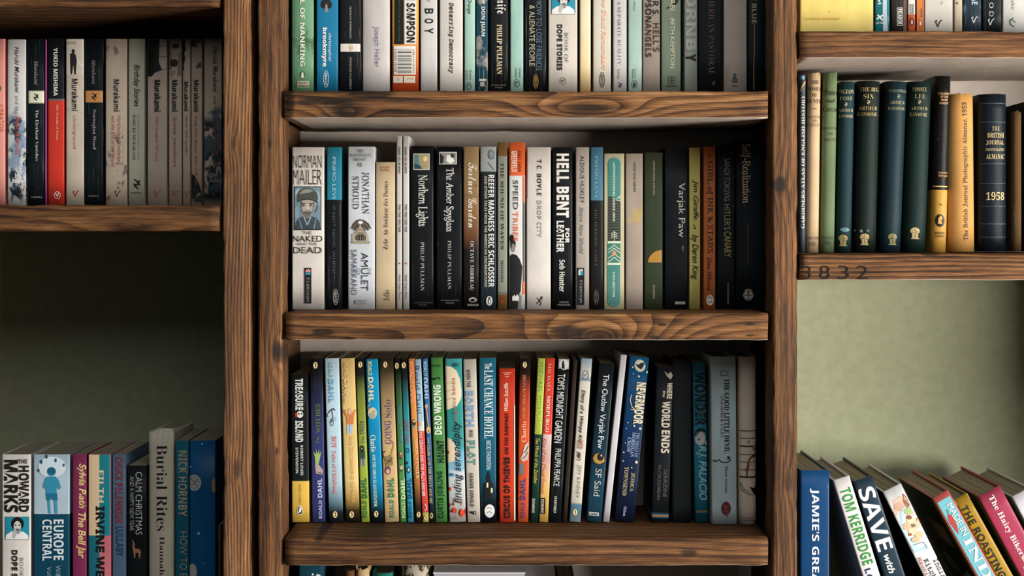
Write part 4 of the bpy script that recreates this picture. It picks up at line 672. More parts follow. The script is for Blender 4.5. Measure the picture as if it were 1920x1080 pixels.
LM('narrow teal paperback with maroon title and black head', 764, 776, 672, Y, ['l', (0, '3fa6c0'), (.45, '3aa0b0'), (.7, '2b8288'), (.88, '122224'), (1, '0f1416')][1:], dx=-13, streak=.08,
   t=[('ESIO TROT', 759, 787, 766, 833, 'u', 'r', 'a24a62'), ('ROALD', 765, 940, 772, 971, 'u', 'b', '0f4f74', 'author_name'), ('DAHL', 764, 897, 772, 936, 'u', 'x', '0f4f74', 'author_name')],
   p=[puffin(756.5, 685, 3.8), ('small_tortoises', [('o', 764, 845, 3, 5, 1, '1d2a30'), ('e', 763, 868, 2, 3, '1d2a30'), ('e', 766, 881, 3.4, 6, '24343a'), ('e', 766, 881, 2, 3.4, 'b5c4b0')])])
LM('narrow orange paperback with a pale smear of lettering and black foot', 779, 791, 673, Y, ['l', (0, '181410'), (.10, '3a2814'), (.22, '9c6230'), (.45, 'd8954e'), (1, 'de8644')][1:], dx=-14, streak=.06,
   t=[('MAGIC FINGER', 778, 822, 784, 898, 'd', 'r', 'e4b878'), ('ROALD DAHL', 768, 678, 775, 756, 'd', 'x', 'e69a68', 'author_name')], p=[puffin(784.5, 965, 3.6), ('small_figure', figure(776, 795, .6, '2a2a30', legs='88b4c8'))])
LM('pale blue over coral red paperback with thin blue handwriting', 792, 804.5, 674, Y, ['c', (0, 'cfcb62'), (.055, 'dd4a44'), (.555, 'dfe0d8'), (.615, 'a9cbdf')], dx=-15, streak=.04,
   t=[('THE GIRAFFE AND THE PELLY AND ME', 788, 810, 794, 930, 'd', 'b', 'efd2ca'), ('Roald Dahl', 778, 686, 788, 775, 'd', 'l', '2f4a66', 'author_name')], p=[puffin(798, 971, 3.4), ('small_birds', [('e', 787, 795, 3, 4, 'd9a878'), ('l', [(796, 945), (800, 952), (796, 958)], 1.4, 'e8d8d0')])])
LM('denim blue paperback with pale capitals and gold lettering', 806, 816, 673, Y, ['l', (0, '17181a'), (.08, '1b2733'), (.3, '2b5480'), (1, '3f78b0')][1:], dx=-14, streak=.05,
   t=[('Giraffe AND THE PELLY AND ME', 802, 834, 808, 944, 'd', 'r', 'd5b878'), ('THE', 801, 820, 804, 832, 'd', 'r', 'd5b878', 'title'), ('ROALD', 793, 678, 800, 705, 'd', 'b', 'b4cfe0', 'author_name'), ('DAHL', 794, 708, 802, 752, 'd', 'x', 'b4cfe0', 'author_name')],
   p=[puffin(808, 967, 3.6), ('giraffe', [('l', [(799, 762), (801, 785), (803, 798)], 2, 'd8a868'), ('e', 799, 762, 3, 4, 'dcc49c'), ('e', 803, 806, 4, 7, 'd8a868'), ('e', 803, 808, 1.2, 1.4, '5a3a20')])])
LM('leaf green paperback with jagged white and black title reading upwards', 816, 839, 671, Y, '4c8a44', dx=-9, rough=.4, streak=.04,
   t=[('DEAD WRONG', 813, 722, 827, 815, 'u', 'x', 'dfe4d4'), ('HAUNT', 820, 826, 833, 868, 'u', 'x', '16201a', 'title'), ('CURTIS JOBLING', 821, 884, 833, 972, 'u', 'b', '15301c', 'author_name'), ('NOW A SERIES', 808, 684, 826, 688, 'h', 'b', '15301c')],
   p=[('key_mark', [('l', [(812, 712), (822, 708), (825, 712)], 2, '13241a'), ('e', 813, 711, 2.6, 2.4, '13241a')])])
LM('turquoise and white painted paperback with flowing black handwriting', 842, 874, 673, Y, ['l', (0, 'c9c2bc'), (.20, 'd7d9d8'), (.30, 'dcdfe0'), (.325, '8fc0d4'), (.42, '79b4cc'), (.46, '3c9a9c'), (.6, '34948c'), (.85, '3aa09c'), (1, '4fb2b4')][1:], dx=-8, streak=.06, blotch=[('9c2f22', 130, .50, 0, .165), ('2a8480', 40, .56, .45, 1)],
   t=[('finding serendipity', 849, 790, 868, 944, 'u', 'h', '16262c'), ('angelica banks', 848, 709, 856, 790, 'u', 's', 'a0542f', 'author_name'), ('A&U', 846, 681, 862, 688, 'h', 'i', '13302e', 'publisher_name')],
   p=[('parchment', [('p', [(834.5, 686), (846, 688), (856, 696), (862, 712), (865, 735), (864, 748), (856, 762), (845, 766), (835.5, 769)], 'e6d3b4'), ('l', [(837, 720), (850, 712)], .8, 'b89468'), ('l', [(837, 735), (848, 730)], .8, 'b89468'), ('l', [(837, 750), (850, 745)], .8, 'b89468')]), ('parchment', [('p', [(836.5, 820), (846, 824), (852, 832), (858, 846), (858, 858), (850, 865), (838.5, 868)], 'dfc9a8')]),
      ('red_petal', [('e', 843, 917, 2.6, 4, 'c23a22')]), ('red_petal', [('e', 840, 848, 2, 3, 'a83a24')]), ('red_flower', [('e', 852, 957, 4, 5, 'd23c20')]), ('red_flower', [('e', 866, 962, 4.5, 6.5, 'd84222')]), ('blue_patch', [('r', 842, 887, 850, 893, '1f78a4')])])
LM('cream paperback with tall blue and green outlined capitals', 876, 901, 674, Y, 'd3c8b9', dx=-8, rough=.5, streak=.03,
   t=[('EARTH', 873, 733, 888, 800, 'd', 'x', '7d9cba'), ('FLAT', 877, 826, 891, 872, 'd', 'x', '5f8f84'), ('WHEN THE', 875, 693, 882, 726, 'd', 'b', '38332e', 'title'), ('WAS', 880, 806, 887, 820, 'd', 'b', '38332e', 'title'), ('GRAEME DONALD', 881, 887, 888, 950, 'd', 'b', '2f2a26', 'author_name')],
   p=[('emblem', [('p', [(880, 959), (886, 959), (886, 965), (880, 961)], '1c1917'), ('r', 887, 959, 892, 965, '1c1917'), ('e', 889.5, 962, 1, 1.4, 'd3c8b9')])])
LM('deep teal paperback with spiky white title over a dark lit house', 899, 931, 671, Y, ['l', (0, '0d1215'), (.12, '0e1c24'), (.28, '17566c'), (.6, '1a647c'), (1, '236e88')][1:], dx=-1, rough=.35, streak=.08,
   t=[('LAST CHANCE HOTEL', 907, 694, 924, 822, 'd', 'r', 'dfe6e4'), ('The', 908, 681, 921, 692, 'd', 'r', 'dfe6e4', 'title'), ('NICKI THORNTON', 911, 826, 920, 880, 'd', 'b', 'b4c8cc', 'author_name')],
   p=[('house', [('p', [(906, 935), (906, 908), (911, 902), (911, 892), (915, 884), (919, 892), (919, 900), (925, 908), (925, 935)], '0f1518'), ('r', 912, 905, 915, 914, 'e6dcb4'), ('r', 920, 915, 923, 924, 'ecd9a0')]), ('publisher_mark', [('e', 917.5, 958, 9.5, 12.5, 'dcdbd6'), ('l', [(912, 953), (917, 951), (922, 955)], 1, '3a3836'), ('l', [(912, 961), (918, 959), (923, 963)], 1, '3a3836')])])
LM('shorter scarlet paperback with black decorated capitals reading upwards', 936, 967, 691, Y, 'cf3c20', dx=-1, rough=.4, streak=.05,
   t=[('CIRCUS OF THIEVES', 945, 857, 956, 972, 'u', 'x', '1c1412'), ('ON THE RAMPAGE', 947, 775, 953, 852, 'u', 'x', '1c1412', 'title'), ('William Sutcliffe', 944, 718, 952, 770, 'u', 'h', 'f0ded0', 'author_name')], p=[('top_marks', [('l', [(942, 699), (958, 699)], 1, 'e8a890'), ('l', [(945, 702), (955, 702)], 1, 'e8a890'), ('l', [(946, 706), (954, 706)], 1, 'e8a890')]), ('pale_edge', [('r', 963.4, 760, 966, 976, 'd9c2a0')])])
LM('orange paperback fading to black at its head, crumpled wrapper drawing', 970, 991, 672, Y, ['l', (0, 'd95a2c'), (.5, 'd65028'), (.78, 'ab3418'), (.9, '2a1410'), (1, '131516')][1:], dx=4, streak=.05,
   t=[('Charlie', 977, 789, 986, 829, 'u', 'r', 'e0b48a'), ('AND THE CHOCOLATE FACTORY', 979, 702, 985, 786, 'u', 'rl', 'd59a68', 'title'), ('ROALD', 977, 942, 984, 971, 'u', 'b', '4e3f78', 'author_name'), ('DAHL', 976, 897, 985, 938, 'u', 'x', '4e3f78', 'author_name')],
   p=[puffin(983.5, 684, 3.8), ('crumpled_wrapper', [('p', [(979, 852), (983, 836), (990, 828), (992.5, 842), (989, 862), (980, 866), (975, 860)], 'c4aea0'), ('l', [(979, 850), (986, 846), (990, 836)], 1.2, '3a2e2c'), ('l', [(978, 860), (985, 856), (989, 848)], 1.2, '3a2e2c'), ('p', [(974, 868), (983, 870), (980, 892), (973, 888)], '6d7078')])])
LM('slim paperback, lime yellow above dark green, leaning left at its foot', 994, 1009, 672, Y, ['c', (0, '12352a'), (.535, 'b9c64e')], dx=14, streak=.05,
   t=[('The Wreck of the Zanzibar', 1002, 822, 1009, 908, 'd', 'h', 'c2b94e'), ('MICHAEL', 1011, 680, 1017, 736, 'd', 'l', '5f8f5c', 'author_name'), ('MORPURGO', 1007, 742, 1014, 812, 'd', 'l', '9fb84e', 'author_name'), ('EGMONT', 997, 935, 1002, 962, 'd', 'r', 'd9d9cc', 'publisher_name')])
LM('slim paperback, vermilion above pale pink and yellow, flowing red script', 1010, 1028, 672, Y, ['l', (0, 'dcae50'), (.2, 'e2b868'), (.38, 'd7a89c'), (.52, 'dfc0b8'), (.534, 'dfc0b8'), (.536, 'dc3f26'), (1, 'dc3f26')][1:], dx=13, streak=.05,
   t=[('King of the Cloud Forests', 1014, 822, 1023, 927, 'd', 'h', 'c06a52'), ('MICHAEL', 1026, 681, 1032, 736, 'd', 'rl', 'd5b0a0', 'author_name'), ('MORPURGO', 1023, 742, 1030, 811, 'd', 'r', 'ecd9cc', 'author_name'), ('EGMONT', 1014, 936, 1019, 962, 'd', 'r', 'dfdccc', 'publisher_name')], p=[('black_block', [('r', 1012.8, 934, 1022, 964, '16181a')])])
LM('black paperback with a moonlit child silhouette at its head, white capitals', 1029, 1052, 673, Y, '0e1112', dx=17, streak=.06,
   t=[("TOM'S MIDNIGHT GARDEN", 1042, 702, 1056, 831, 'd', 's', 'dfdfda'), ('PHILIPPA PEARCE', 1039, 842, 1050, 912, 'd', 's', 'cfcfca', 'author_name'), ('OXFORD', 1038, 931, 1043, 962, 'd', 'r', 'cfcfca', 'publisher_name')],
   p=[('moonlit_picture', [('p', [(1047.5, 674), (1067, 674), (1066, 692), (1046.5, 692)], '9b9a96'), ('e', 1057, 684, 9, 10, 'c6c4be'), ('e', 1055.5, 679, 1.6, 2.2, '14171a'), ('p', [(1053.6, 681), (1057.6, 681), (1058.6, 692), (1053, 692)], '14171a')])])
LM('dark brown narrow book with worn edges between two leaning paperbacks', 1054, 1063.5, 676, Y, '2b2015', dx=20, rough=.6, streak=.1)
LM('leaning off-white notebook-style paperback with pale blue patches', 1067, 1089, 673, Y, ['l', (0, '9fb0b4'), (.06, '5a8298'), (.105, '5a8298'), (.12, 'd3cab9'), (.86, 'd8cfbf'), (.865, '5f8ba4'), (.9, 'dcd4c8'), (1, '8fa9b4')][1:], dx=22, rough=.5, streak=.15,
   t=[('Diary of a Wimpy Kid', 1086, 732, 1094, 832, 'd', 'hb', '2a2624'), ('CABIN', 1088, 826, 1093, 842, 'd', 'b', 'a8644c', 'title'), ('FEVER', 1082, 826, 1087, 842, 'd', 'b', 'a8644c', 'title'), ('JEFF KINNEY', 1079, 872, 1088, 934, 'd', 'l', '4a4440', 'author_name')],
   p=[puffin(1078, 961, 4), ('doodle', [('o', 1098, 704, 6, 9, 1, '6d6a66'), ('l', [(1094, 702), (1097, 706), (1101, 700)], 1, '6d6a66'), ('e', 1085, 855, 3, 5, '5a4030'), ('l', [(1080, 850), (1084, 848), (1089, 852)], 1, '3a2a22'), ('l', [(1081, 862), (1086, 864), (1089, 860)], 1, '3a2a22')])])
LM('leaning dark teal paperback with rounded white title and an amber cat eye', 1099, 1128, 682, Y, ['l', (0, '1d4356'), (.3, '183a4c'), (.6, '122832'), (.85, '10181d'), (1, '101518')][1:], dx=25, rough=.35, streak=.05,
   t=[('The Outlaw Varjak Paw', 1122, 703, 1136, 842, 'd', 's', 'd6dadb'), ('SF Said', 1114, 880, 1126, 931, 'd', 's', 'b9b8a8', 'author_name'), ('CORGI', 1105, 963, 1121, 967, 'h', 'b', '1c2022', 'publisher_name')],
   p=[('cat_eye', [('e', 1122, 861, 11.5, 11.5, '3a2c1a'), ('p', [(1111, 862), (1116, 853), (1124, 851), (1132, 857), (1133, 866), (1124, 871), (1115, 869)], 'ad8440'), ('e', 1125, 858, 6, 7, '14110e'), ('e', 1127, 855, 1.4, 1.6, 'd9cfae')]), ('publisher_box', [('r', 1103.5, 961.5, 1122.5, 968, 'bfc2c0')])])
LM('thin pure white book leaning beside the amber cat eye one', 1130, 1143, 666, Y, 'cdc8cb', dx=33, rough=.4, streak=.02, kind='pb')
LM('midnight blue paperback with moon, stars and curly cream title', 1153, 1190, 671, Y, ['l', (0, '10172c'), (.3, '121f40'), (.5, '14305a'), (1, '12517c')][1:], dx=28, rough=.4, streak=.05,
   t=[('NEVERMOOR', 1190, 718, 1208, 796, 'd', 'x', 'ecd9b0'), ('THE TRIALS OF', 1191, 812, 1197, 858, 'd', 'r', '8a9cc0', 'title'), ('MORRIGAN', 1183, 812, 1190, 858, 'd', 'r', '9aaaca', 'title'), ('CROW', 1175, 822, 1182, 850, 'd', 'r', '9aaaca', 'title'), ('JESSICA', 1181, 887, 1189, 922, 'd', 'r', 'b3a576', 'author_name'), ('TOWNSEND', 1168, 877, 1176, 931, 'd', 'r', 'b3a576', 'author_name'), ('Orion', 1168, 951, 1174, 969, 'd', 'r', '9aa6c8', 'publisher_name')],
   p=[('moon_and_crow', [('e', 1199.5, 687, 10.5, 11.5, 'c4bfae'), ('p', [(1189, 683), (1196, 686), (1201, 682), (1209, 680), (1206, 688), (1202, 694), (1196, 691)], '11161c')]),
      ('stars', [('e', a, b, r_, r_, 'e4d6ae') for a, b, r_ in ((1186, 691, 1.5), (1197.5, 707, 1.8), (1204, 721, 1.3), (1187, 703, 1.0), (1177, 795, 1.2), (1189, 800, 1.8), (1200, 804, 2.2), (1169, 851, 1.5), (1168, 867, 1.3), (1184, 878, 1.3), (1193, 867, 2.6), (1174, 806, 1.0), (1213, 698, 1.8), (1205, 731, 1.0), (1172, 833, 1.0))]),
      ('flourish', [('l', [(1184, 742), (1181, 752), (1184, 764), (1190, 770), (1182, 770)], 1.4, 'e0cfa6')])])
LM('black paperback with white brushed title, tiny gull and striped foot', 1221, 1254, 688, Y, ['c', (0, '11161a'), (.02, '2a6a8a'), (.03, 'c2a070'), (.045, '2f5c74'), (.055, '11161a')], dx=10, rough=.5, streak=.04,
   t=[('WHERE', 1250, 718, 1260, 748, 'd', 'x', 'dccdb4'), ('the', 1242, 733, 1247, 745, 'd', 'b', 'dccdb4', 'title'), ('WORLD', 1240, 753, 1256, 802, 'd', 'x', 'e2d4bc', 'title'), ('ENDS', 1239, 807, 1255, 850, 'd', 'x', 'e2d4bc', 'title'), ('GERALDINE', 1243, 880, 1250, 932, 'd', 'l', '77736e', 'author_name'), ('McCAUGHREAN', 1232, 873, 1238, 937, 'd', 'l', '77736e', 'author_name')],
   p=[('gull', [('p', [(1245, 696), (1252, 702), (1257, 697), (1261, 704), (1257, 712), (1250, 706)], 'a39a90')])])
LM('unlettered black hardback in the shadow between gull and teal books', 1260, 1297, 677, Y, '0e1114', rough=.6, streak=.02, kind='hf')
LM('teal paperback with black brushed title and a one-eyed face drawing', 1303, 1328, 680, Y, '237688', dx=-5, rough=.5, streak=.04,
   t=[('WONDER', 1302, 698, 1323, 798, 'd', 'x', '0f2026'), ('R.J. PALACIO', 1305, 836, 1325, 938, 'd', 'hb', '8ec0c4', 'author_name'), ('DOUBLEDAY', 1305, 957, 1327, 961, 'h', 'b', 'b08a3a', 'publisher_name')],
   p=[('face', [('e', 1312, 822, 10, 13, 'b8b4b0'), ('p', [(1302, 812), (1308, 803), (1320, 803), (1324, 812), (1318, 808), (1310, 811), (1303, 820)], '10181c'), ('e', 1310, 824, 1.6, 2, '20262a'), ('p', [(1320, 830), (1326, 826), (1325, 836)], 'b8b4b0')])])
LM('wide grey-blue hardback with a forked tail drawing and red oval', 1331.5, 1379, 667, Y, 'b9c7c6', dx=-2, rough=.6, kind='hf', streak=.02, yo=-.016, xs=3,
   t=[('THE GOOD LITTLE DEVIL', 1357, 708, 1367, 846, 'd', 'r', '23262a'), ('AND OTHER TALES', 1350, 738, 1356, 817, 'd', 'rl', '7c4038', 'title'), ('Pierre Gripari', 1357, 871, 1364, 920, 'd', 'rl', '2a2c2e', 'author_name')],
   p=[('halo', [('o', 1357, 698, 8, 5, 1.1, '3a3e40')]), ('forked_tail', [('l', [(1336, 859), (1342, 862), (1347, 858), (1352, 863), (1362, 864), (1369, 860), (1366, 852)], 1.8, '1d2022'), ('p', [(1362, 852), (1367, 854), (1364, 860)], '1d2022')]), ('red_oval', [('e', 1360.5, 949, 9, 12.5, '6e2a26'), ('l', [(1356, 944), (1362, 947), (1358, 953), (1364, 956)], 1, 'b08078'), ('l', [(1360, 961), (1364, 966)], 1, '6e2a26')])])
LM('shiny cream hardback with black tree and rail drawings near the right upright', 1382, 1416, 667, Y, 'ecd3bd', dx=-1, rough=.22, kind='hb', bulge=.006, streak=.02, yo=-.018, xs=3,
   p=[*[('ruled_rail', [('r', 1385.8, y, 1418.6, y + t_, '2c241e')]) for y, t_ in ((804, 1.4), (818, 1), (832, 2.2), (848, 1), (862, .9), (876, .9), (889, 2.2))], ('grey_band', [('r', 1385.8, 965, 1418.6, 971, '8f7d6e')]),
      ('snake_and_leaves', [('l', [(1418, 846), (1409, 851), (1402, 858), (1400, 872), (1398, 888)], 3.2, '6e5428'), ('l', [(1414, 849), (1410, 853)], 3.4, '2e2a1c'), ('l', [(1402, 866), (1400, 876)], 3.4, '8a3c28'), ('e', 1413, 836, 4, 4, '7d8450'), ('l', [(1405, 826), (1402, 822), (1400, 828)], .9, '3a3c2c'), ('o', 1397, 876, 3, 3, .7, '4a3a2c')]),
      ('black_animal', [('p', [(1404, 908), (1412, 911), (1419, 906), (1419, 928), (1413, 922)], '17171a'), ('l', [(1386, 902), (1390, 914), (1400, 921), (1412, 922)], .9, '6a4c44'), ('l', [(1388, 900), (1393, 912), (1404, 918)], .9, '6a4c44')])])

# ------------------------------------------------------------ bottom shelf: only the heads show under the board
G = 'books on the bottom middle shelf'
Y = 1408
def BM(*a, **k): return book(*a, group=G, **k)
BM('dark teal book head with white edge, leftmost under the lowest board', 560, 606, 1060, Y, '1b4a5a', rough=.3, p=[('white_letters', [('e', 586, 1077, 2, 2, 'dfe4e4'), ('p', [(590, 1082), (594, 1076), (600, 1078), (602, 1084)], 'd2d6d8')])])
BM('brown old book head partly hidden under the lowest board', 645, 665, 1070, Y, '6a4722', kind='hb', rough=.7)
BM('frayed cream spine head between brown and emerald books', 665.5, 692, 1071, Y, 'c9a878', kind='hb', rough=.7, worn=.008)
BM('emerald green spine head between frayed cream ones', 697, 736, 1075, Y, '1d7465', kind='hb', rough=.6)
BM('torn cream and brown spine head beside stacked white magazines', 752, 804, 1065, Y, 'c9bfa6', kind='hb', rough=.7, worn=.014, blotch=[('4a3a28', 90, .5, 0, 1)])
# magazines lying flat, rising to just under the board
zz = EYE + (450 - 1408) * SB
n_m = 19
for i in range(n_m):
    x0_, x1_ = (812 + (i * 37 % 9), 1030 + (i * 23 % 14)); a = px(x0_, 0, BD).x; b = px(x1_, 0, BD).x
    th_ = (px(0, 1073, BD).z - zz) / n_m
    if i == n_m - 1: b = px(985, 0, BD).x
    root = bpy.data.objects.new('magazine', None); COL.objects.link(root); root.location = ((a + b) / 2, BD + .002, zz + th_ * i)
    top_ = {n_m - 1: 'topmost white magazine in the flat pile on the bottom shelf', n_m - 2: 'second white magazine from the top of the flat pile'}.get(i)
    root['label'] = top_ or 'white magazine lying inside the flat pile on the bottom shelf'; root['category'] = 'magazine'; root['group'] = 'flat pile of white magazines'
    w2 = (b - a) / 2; bm = bmesh.new()
    N = 14
    for s_, (z0_, z1_) in enumerate(((0.0004, th_ * .18), (th_ * .78, th_ * .96))):
        lo_ = [bm.verts.new((-w2 + 2 * w2 * k / N, 0.0 if True else 0, z0_)) for k in range(N + 1)]; hi_ = [bm.verts.new((v.co.x, 0.0, z1_)) for v in lo_]
        lo2 = [bm.verts.new((v.co.x, .132, z0_)) for v in lo_]; hi2 = [bm.verts.new((v.co.x, .132, z1_)) for v in lo_]
        for k in range(N):
            bm.faces.new((lo_[k], lo_[k + 1], hi_[k + 1], hi_[k])); bm.faces.new((hi_[k], hi_[k + 1], hi2[k + 1], hi2[k])); bm.faces.new((lo_[k + 1], lo_[k], lo2[k], lo2[k + 1])); bm.faces.new((lo2[k + 1], lo2[k], hi2[k], hi2[k + 1]))
    link('cover', done(bm), root, [ink('c9c8d0', .35)])
    bm = bmesh.new(); box_bm(bm, (-w2 + .001, .002, th_ * .18), (w2 - .001, .130, th_ * .78)); link('pages', done(bm), root, [ink('a9a6a8', .8)])
BM('black spine head right of the magazine pile', 1046, 1078, 1085, Y, '101315', kind='hb')

# ------------------------------------------------------------ right bay, top shelf
G = 'books on the upper right shelf'
Y = 77.5
def RU(*a, **k): return book(*a, group=G, **k)
RU('broad butter yellow book with tiny orange print along its foot', 1500, 1639, -130, Y, 'f2d676', rough=.5, kind='hf', streak=.01, d=.15, bulge=.002, t=[('T.D. FORMATIC KODAK PAINT', 1507, 33, 1574, 38, 'h', 's', 'c9963c')], p=[('speck', [('e', 1554, 22, .8, .8, '3a2c18')])])
RU('dark teal book with white crossed logo and peeling silver strip', 1641, 1669, -130, Y, '157078', rough=.35, t=[('LA CAP', 1641.5, 41, 1657, 45, 'h', 'b', 'e4e8e4'), ('avi', 1645, -8, 1652, 8, 'd', 'b', 'e4e8e4')], p=[('logo', [('l', [(1643, 36), (1655, 28)], 3, 'e4e8e4'), ('l', [(1645, 28), (1654, 38)], 3, 'e4e8e4')]), ('silver_strip', [('p', [(1656, -100), (1663, -100), (1662, 20), (1664, 60), (1655, 60), (1654, 20)], 'a9bcc0')])])
RU('brown-black book with white boxed capitals', 1671, 1701, -130, Y, ['l', (0, '1c1a16'), (1, '2a1f18')][1:], rough=.5, t=[('PICADOR', 1683, 17, 1690, 46, 'd', 'b', 'ece6da', 'publisher_name')], p=[('box_outline', [('r', 1681.3, 14.5, 1691.8, 48.5, 'ece6da'), ('r', 1682, 15.2, 1691, 47.8, '211c18')]), ('brown_edge', [('r', 1693, -100, 1700, 70, '5a3626')])])
RU('narrow white paperback with orange foot and penguin oval', 1702, 1716.5, -130, Y, ['c', (0, 'cf5a28'), (.24, 'e6dfd2')], t=[('DENNIS', 1709, 8, 1713, 27, 'd', 'b', '2a2520'), ('WHEATLEY', 1705, 8, 1708, 27, 'd', 'b', '2a2520')], p=[pengu(1709, 41, 4.5, 7.5, '33261c', 'cf5a28')])
RU('narrow bright orange paperback with white edges', 1719, 1732, -130, Y, 'dd7428', t=[('PENGUIN', 1726, 16, 1729, 32, 'd', 'b', '7a3414')], p=[pengu(1725, 43, 4, 6.5, 'c95a20', 'dd7428', 'ece6da'), ('white_edges', [('r', 1719.4, -100, 1720.6, 76, 'e8dcc8'), ('r', 1729.8, -100, 1731.6, 76, 'e8dcc8')])])
RU('wide off-white book with faded grey sketch and black tick mark', 1734, 1787.5, -130, Y, 'd0c6ba', rough=.5, p=[vmark(1759, 45, '17150f', 1.1), ('faded_sketch', [('l', [(1762, 8), (1768, 2), (1766, 10)], .8, 'b0a79c')])])
RU('narrow cream book with one dark speck', 1789.5, 1805, -130, Y, 'c9b79c', rough=.5, p=[('speck', [('e', 1794, 6, 1.6, 1.6, '1c1814')])])
RU('smoky blue-black book with pale vertical letters', 1806.5, 1841, -130, Y, '1b2c38', blotch=[('4f6a78', 50, .56, .2, 1)], t=[('RAE', 1821, -14, 1832, 9, 'd', 'b', 'a9c2cc')], p=[vmark(1826, 38, 'd8dcdc')])
RU('black book with widely spaced white letters', 1842, 1879, -130, Y, '0b0f11', t=[('B L O O D', 1854, -36, 1862, 31, 'd', 'l', 'dcdcd8')], p=[vmark(1857, 42, 'd8dcdc')])
RU('white book with a green fern mark at the frame edge', 1880.5, 1930, -130, Y, 'd9d4ca', rough=.4, t=[('take', 1896, -4, 1902, 18, 'd', 'l', '4a4640')], p=[('fern_mark', [('l', [(1900, 34), (1893, 38), (1894, 46), (1901, 50)], 2, '3a5a44'), ('l', [(1894, 36), (1904, 42)], 1.2, '3a5a44')])])
RU('plain dark book beyond the white fern one', 1932, 1972, -130, Y, '22282a')

# ------------------------------------------------------------ right bay, old hardbacks
G = 'old hardbacks on the right shelf'
Y = 473.6
def RM(*a, **k): return book(*a, kind='hb', group=G, **k)
GO = 'c9b07a'
RM('thin grey atlas with white capitals reading upwards and a curled ribbon', 1499, 1512, 140, Y, '4d5962', rough=.3, streak=.4, t=[('GARDINERS ATLAS OF ENGLISH HISTORY', 1501, 178, 1508, 428, 'u', 'r', 'dedad0')], d=.16,
   p=[('ribbon', [('l', [(1500, 172), (1504, 162), (1511, 152)], 3, 'd3b07c'), ('l', [(1501, 176), (1507, 166), (1511.5, 158)], 3, '4f6672'), ('r', 1500, 142, 1508, 149, '6f9db8')])])
def emb(x, y, c=GO): return ('gold_crest', [('e', x, y - 4, 8.5, 6.5, c), ('p', [(x - 6, y - 1), (x + 6, y - 1), (x + 5, y + 7), (x + 8, y + 11), (x - 8, y + 11), (x - 5, y + 7)], c), ('l', [(x - 6, y - 5), (x + 6, y - 3)], 1, '1c2a24'), ('l', [(x - 6, y - 1), (x + 6, y)], 1.2, '1c2a24'), ('l', [(x, y - 9), (x, y + 8)], 1, '3a3a22')])
RM('cream cloth hardback with faded black lettering next to the thin atlas', 1512, 1537, 139, Y, 'd0b088', dx=4, rough=.7, worn=.004, streak=.04,
   t=[('BUNTS', 1514, 186, 1539, 194, 'h', 'rl', '3a2c20'), ('THE', 1520, 151, 1536, 158, 'h', 'rl', '3a2c20'), ('PONIES', 1514, 163, 1540, 171, 'h', 'rl', '3a2c20', 'title'), ('OF', 1522, 175, 1532, 182, 'h', 'rl', '3a2c20', 'title'), ('M.M.OLIVER', 1514, 217, 1539, 222, 'h', 'rl', '5a4634', 'author_name'), ('AND', 1521, 224, 1532, 229, 'h', 'rl', '5a4634', 'author_name'), ('E.DUCAT', 1514, 231, 1536, 238, 'h', 'rl', '5a4634', 'author_name'), ('COUNTRY', 1513, 444, 1536, 449, 'h', 'rl', '4a3a2a', 'publisher_name'), ('LIFE', 1516, 454, 1531, 461, 'h', 'rl', '4a3a2a', 'publisher_name')], p=[('dash', [('r', 1522, 203.5, 1531, 204.7, '3a2c20')])])
RM('sage green cloth hardback with dark lettering beside the cream one', 1539, 1566.5, 138, Y, '6c7d57', dx=6, rough=.7, worn=.004, streak=.03,
   t=[('Ponies', 1546, 167, 1570, 179, 'h', 'rl', '1f2c1c'), ('and', 1550, 185, 1565, 193, 'h', 'rl', '1f2c1c', 'title'), ('Caravans', 1544, 199, 1570, 210, 'h', 'rl', '1f2c1c', 'title'), ('M.M.OLIVER', 1543, 238, 1569, 243, 'h', 'rl', '26331f', 'author_name'), ('AND', 1551, 249, 1562, 254, 'h', 'rl', '26331f', 'author_name'), ('E.DUCAT', 1545, 259, 1567, 265, 'h', 'rl', '26331f', 'author_name'), ('COUNTRY', 1541, 444, 1563, 449, 'h', 'rl', '26331f', 'publisher_name'), ('LIFE', 1545, 452, 1559, 458, 'h', 'rl', '26331f', 'publisher_name')])
RM('slim dusty teal hardback with gold lettering and gold crest', 1569, 1599, 155, Y, '193438', dx=7, rough=.55, streak=.05, yo=.002, worn=.003,
   t=[('PIGEON', 1573, 168, 1602, 176, 'h', 'rl', 'c3bb98'), ('POST', 1576, 181, 1598, 188, 'h', 'rl', 'c3bb98', 'title'), ('ARTHUR', 1574, 204, 1600, 210, 'h', 'rl', 'c3bb98', 'author_name'), ('RANSOME', 1573, 215, 1600, 221, 'h', 'rl', 'c3bb98', 'author_name')], p=[emb(1581, 451, 'a8935c'), dragon(1586, 196, .45, 'c3bb98'), ('foot_wear', [('e', 1584, 431, 9, 4, '5d8084')])])
RM('dark bottle green hardback with two-line gold title, white spots at its foot', 1603, 1646, 152, Y, '15211a', dx=8, rough=.5, streak=.03, yo=.001,
   t=[('THE BIG', 1613, 164, 1648, 172, 'h', 'rl', GO), ('SIX', 1619, 177, 1638, 185, 'h', 'rl', GO, 'title'), ('ARTHUR', 1611, 200, 1645, 207, 'h', 'rl', GO, 'author_name'), ('RANSOME', 1609, 211, 1645, 218, 'h', 'rl', GO, 'author_name')], p=[emb(1621, 449), dragon(1628, 192, .5, GO), ('foot_wear', [('e', 1615, 434, 2.5, 3, '8b9a8c'), ('e', 1604.8, 433, 1.2, 2, '8b9a8c'), ('e', 1627, 433, 3, 2, '5c6c5c')])])
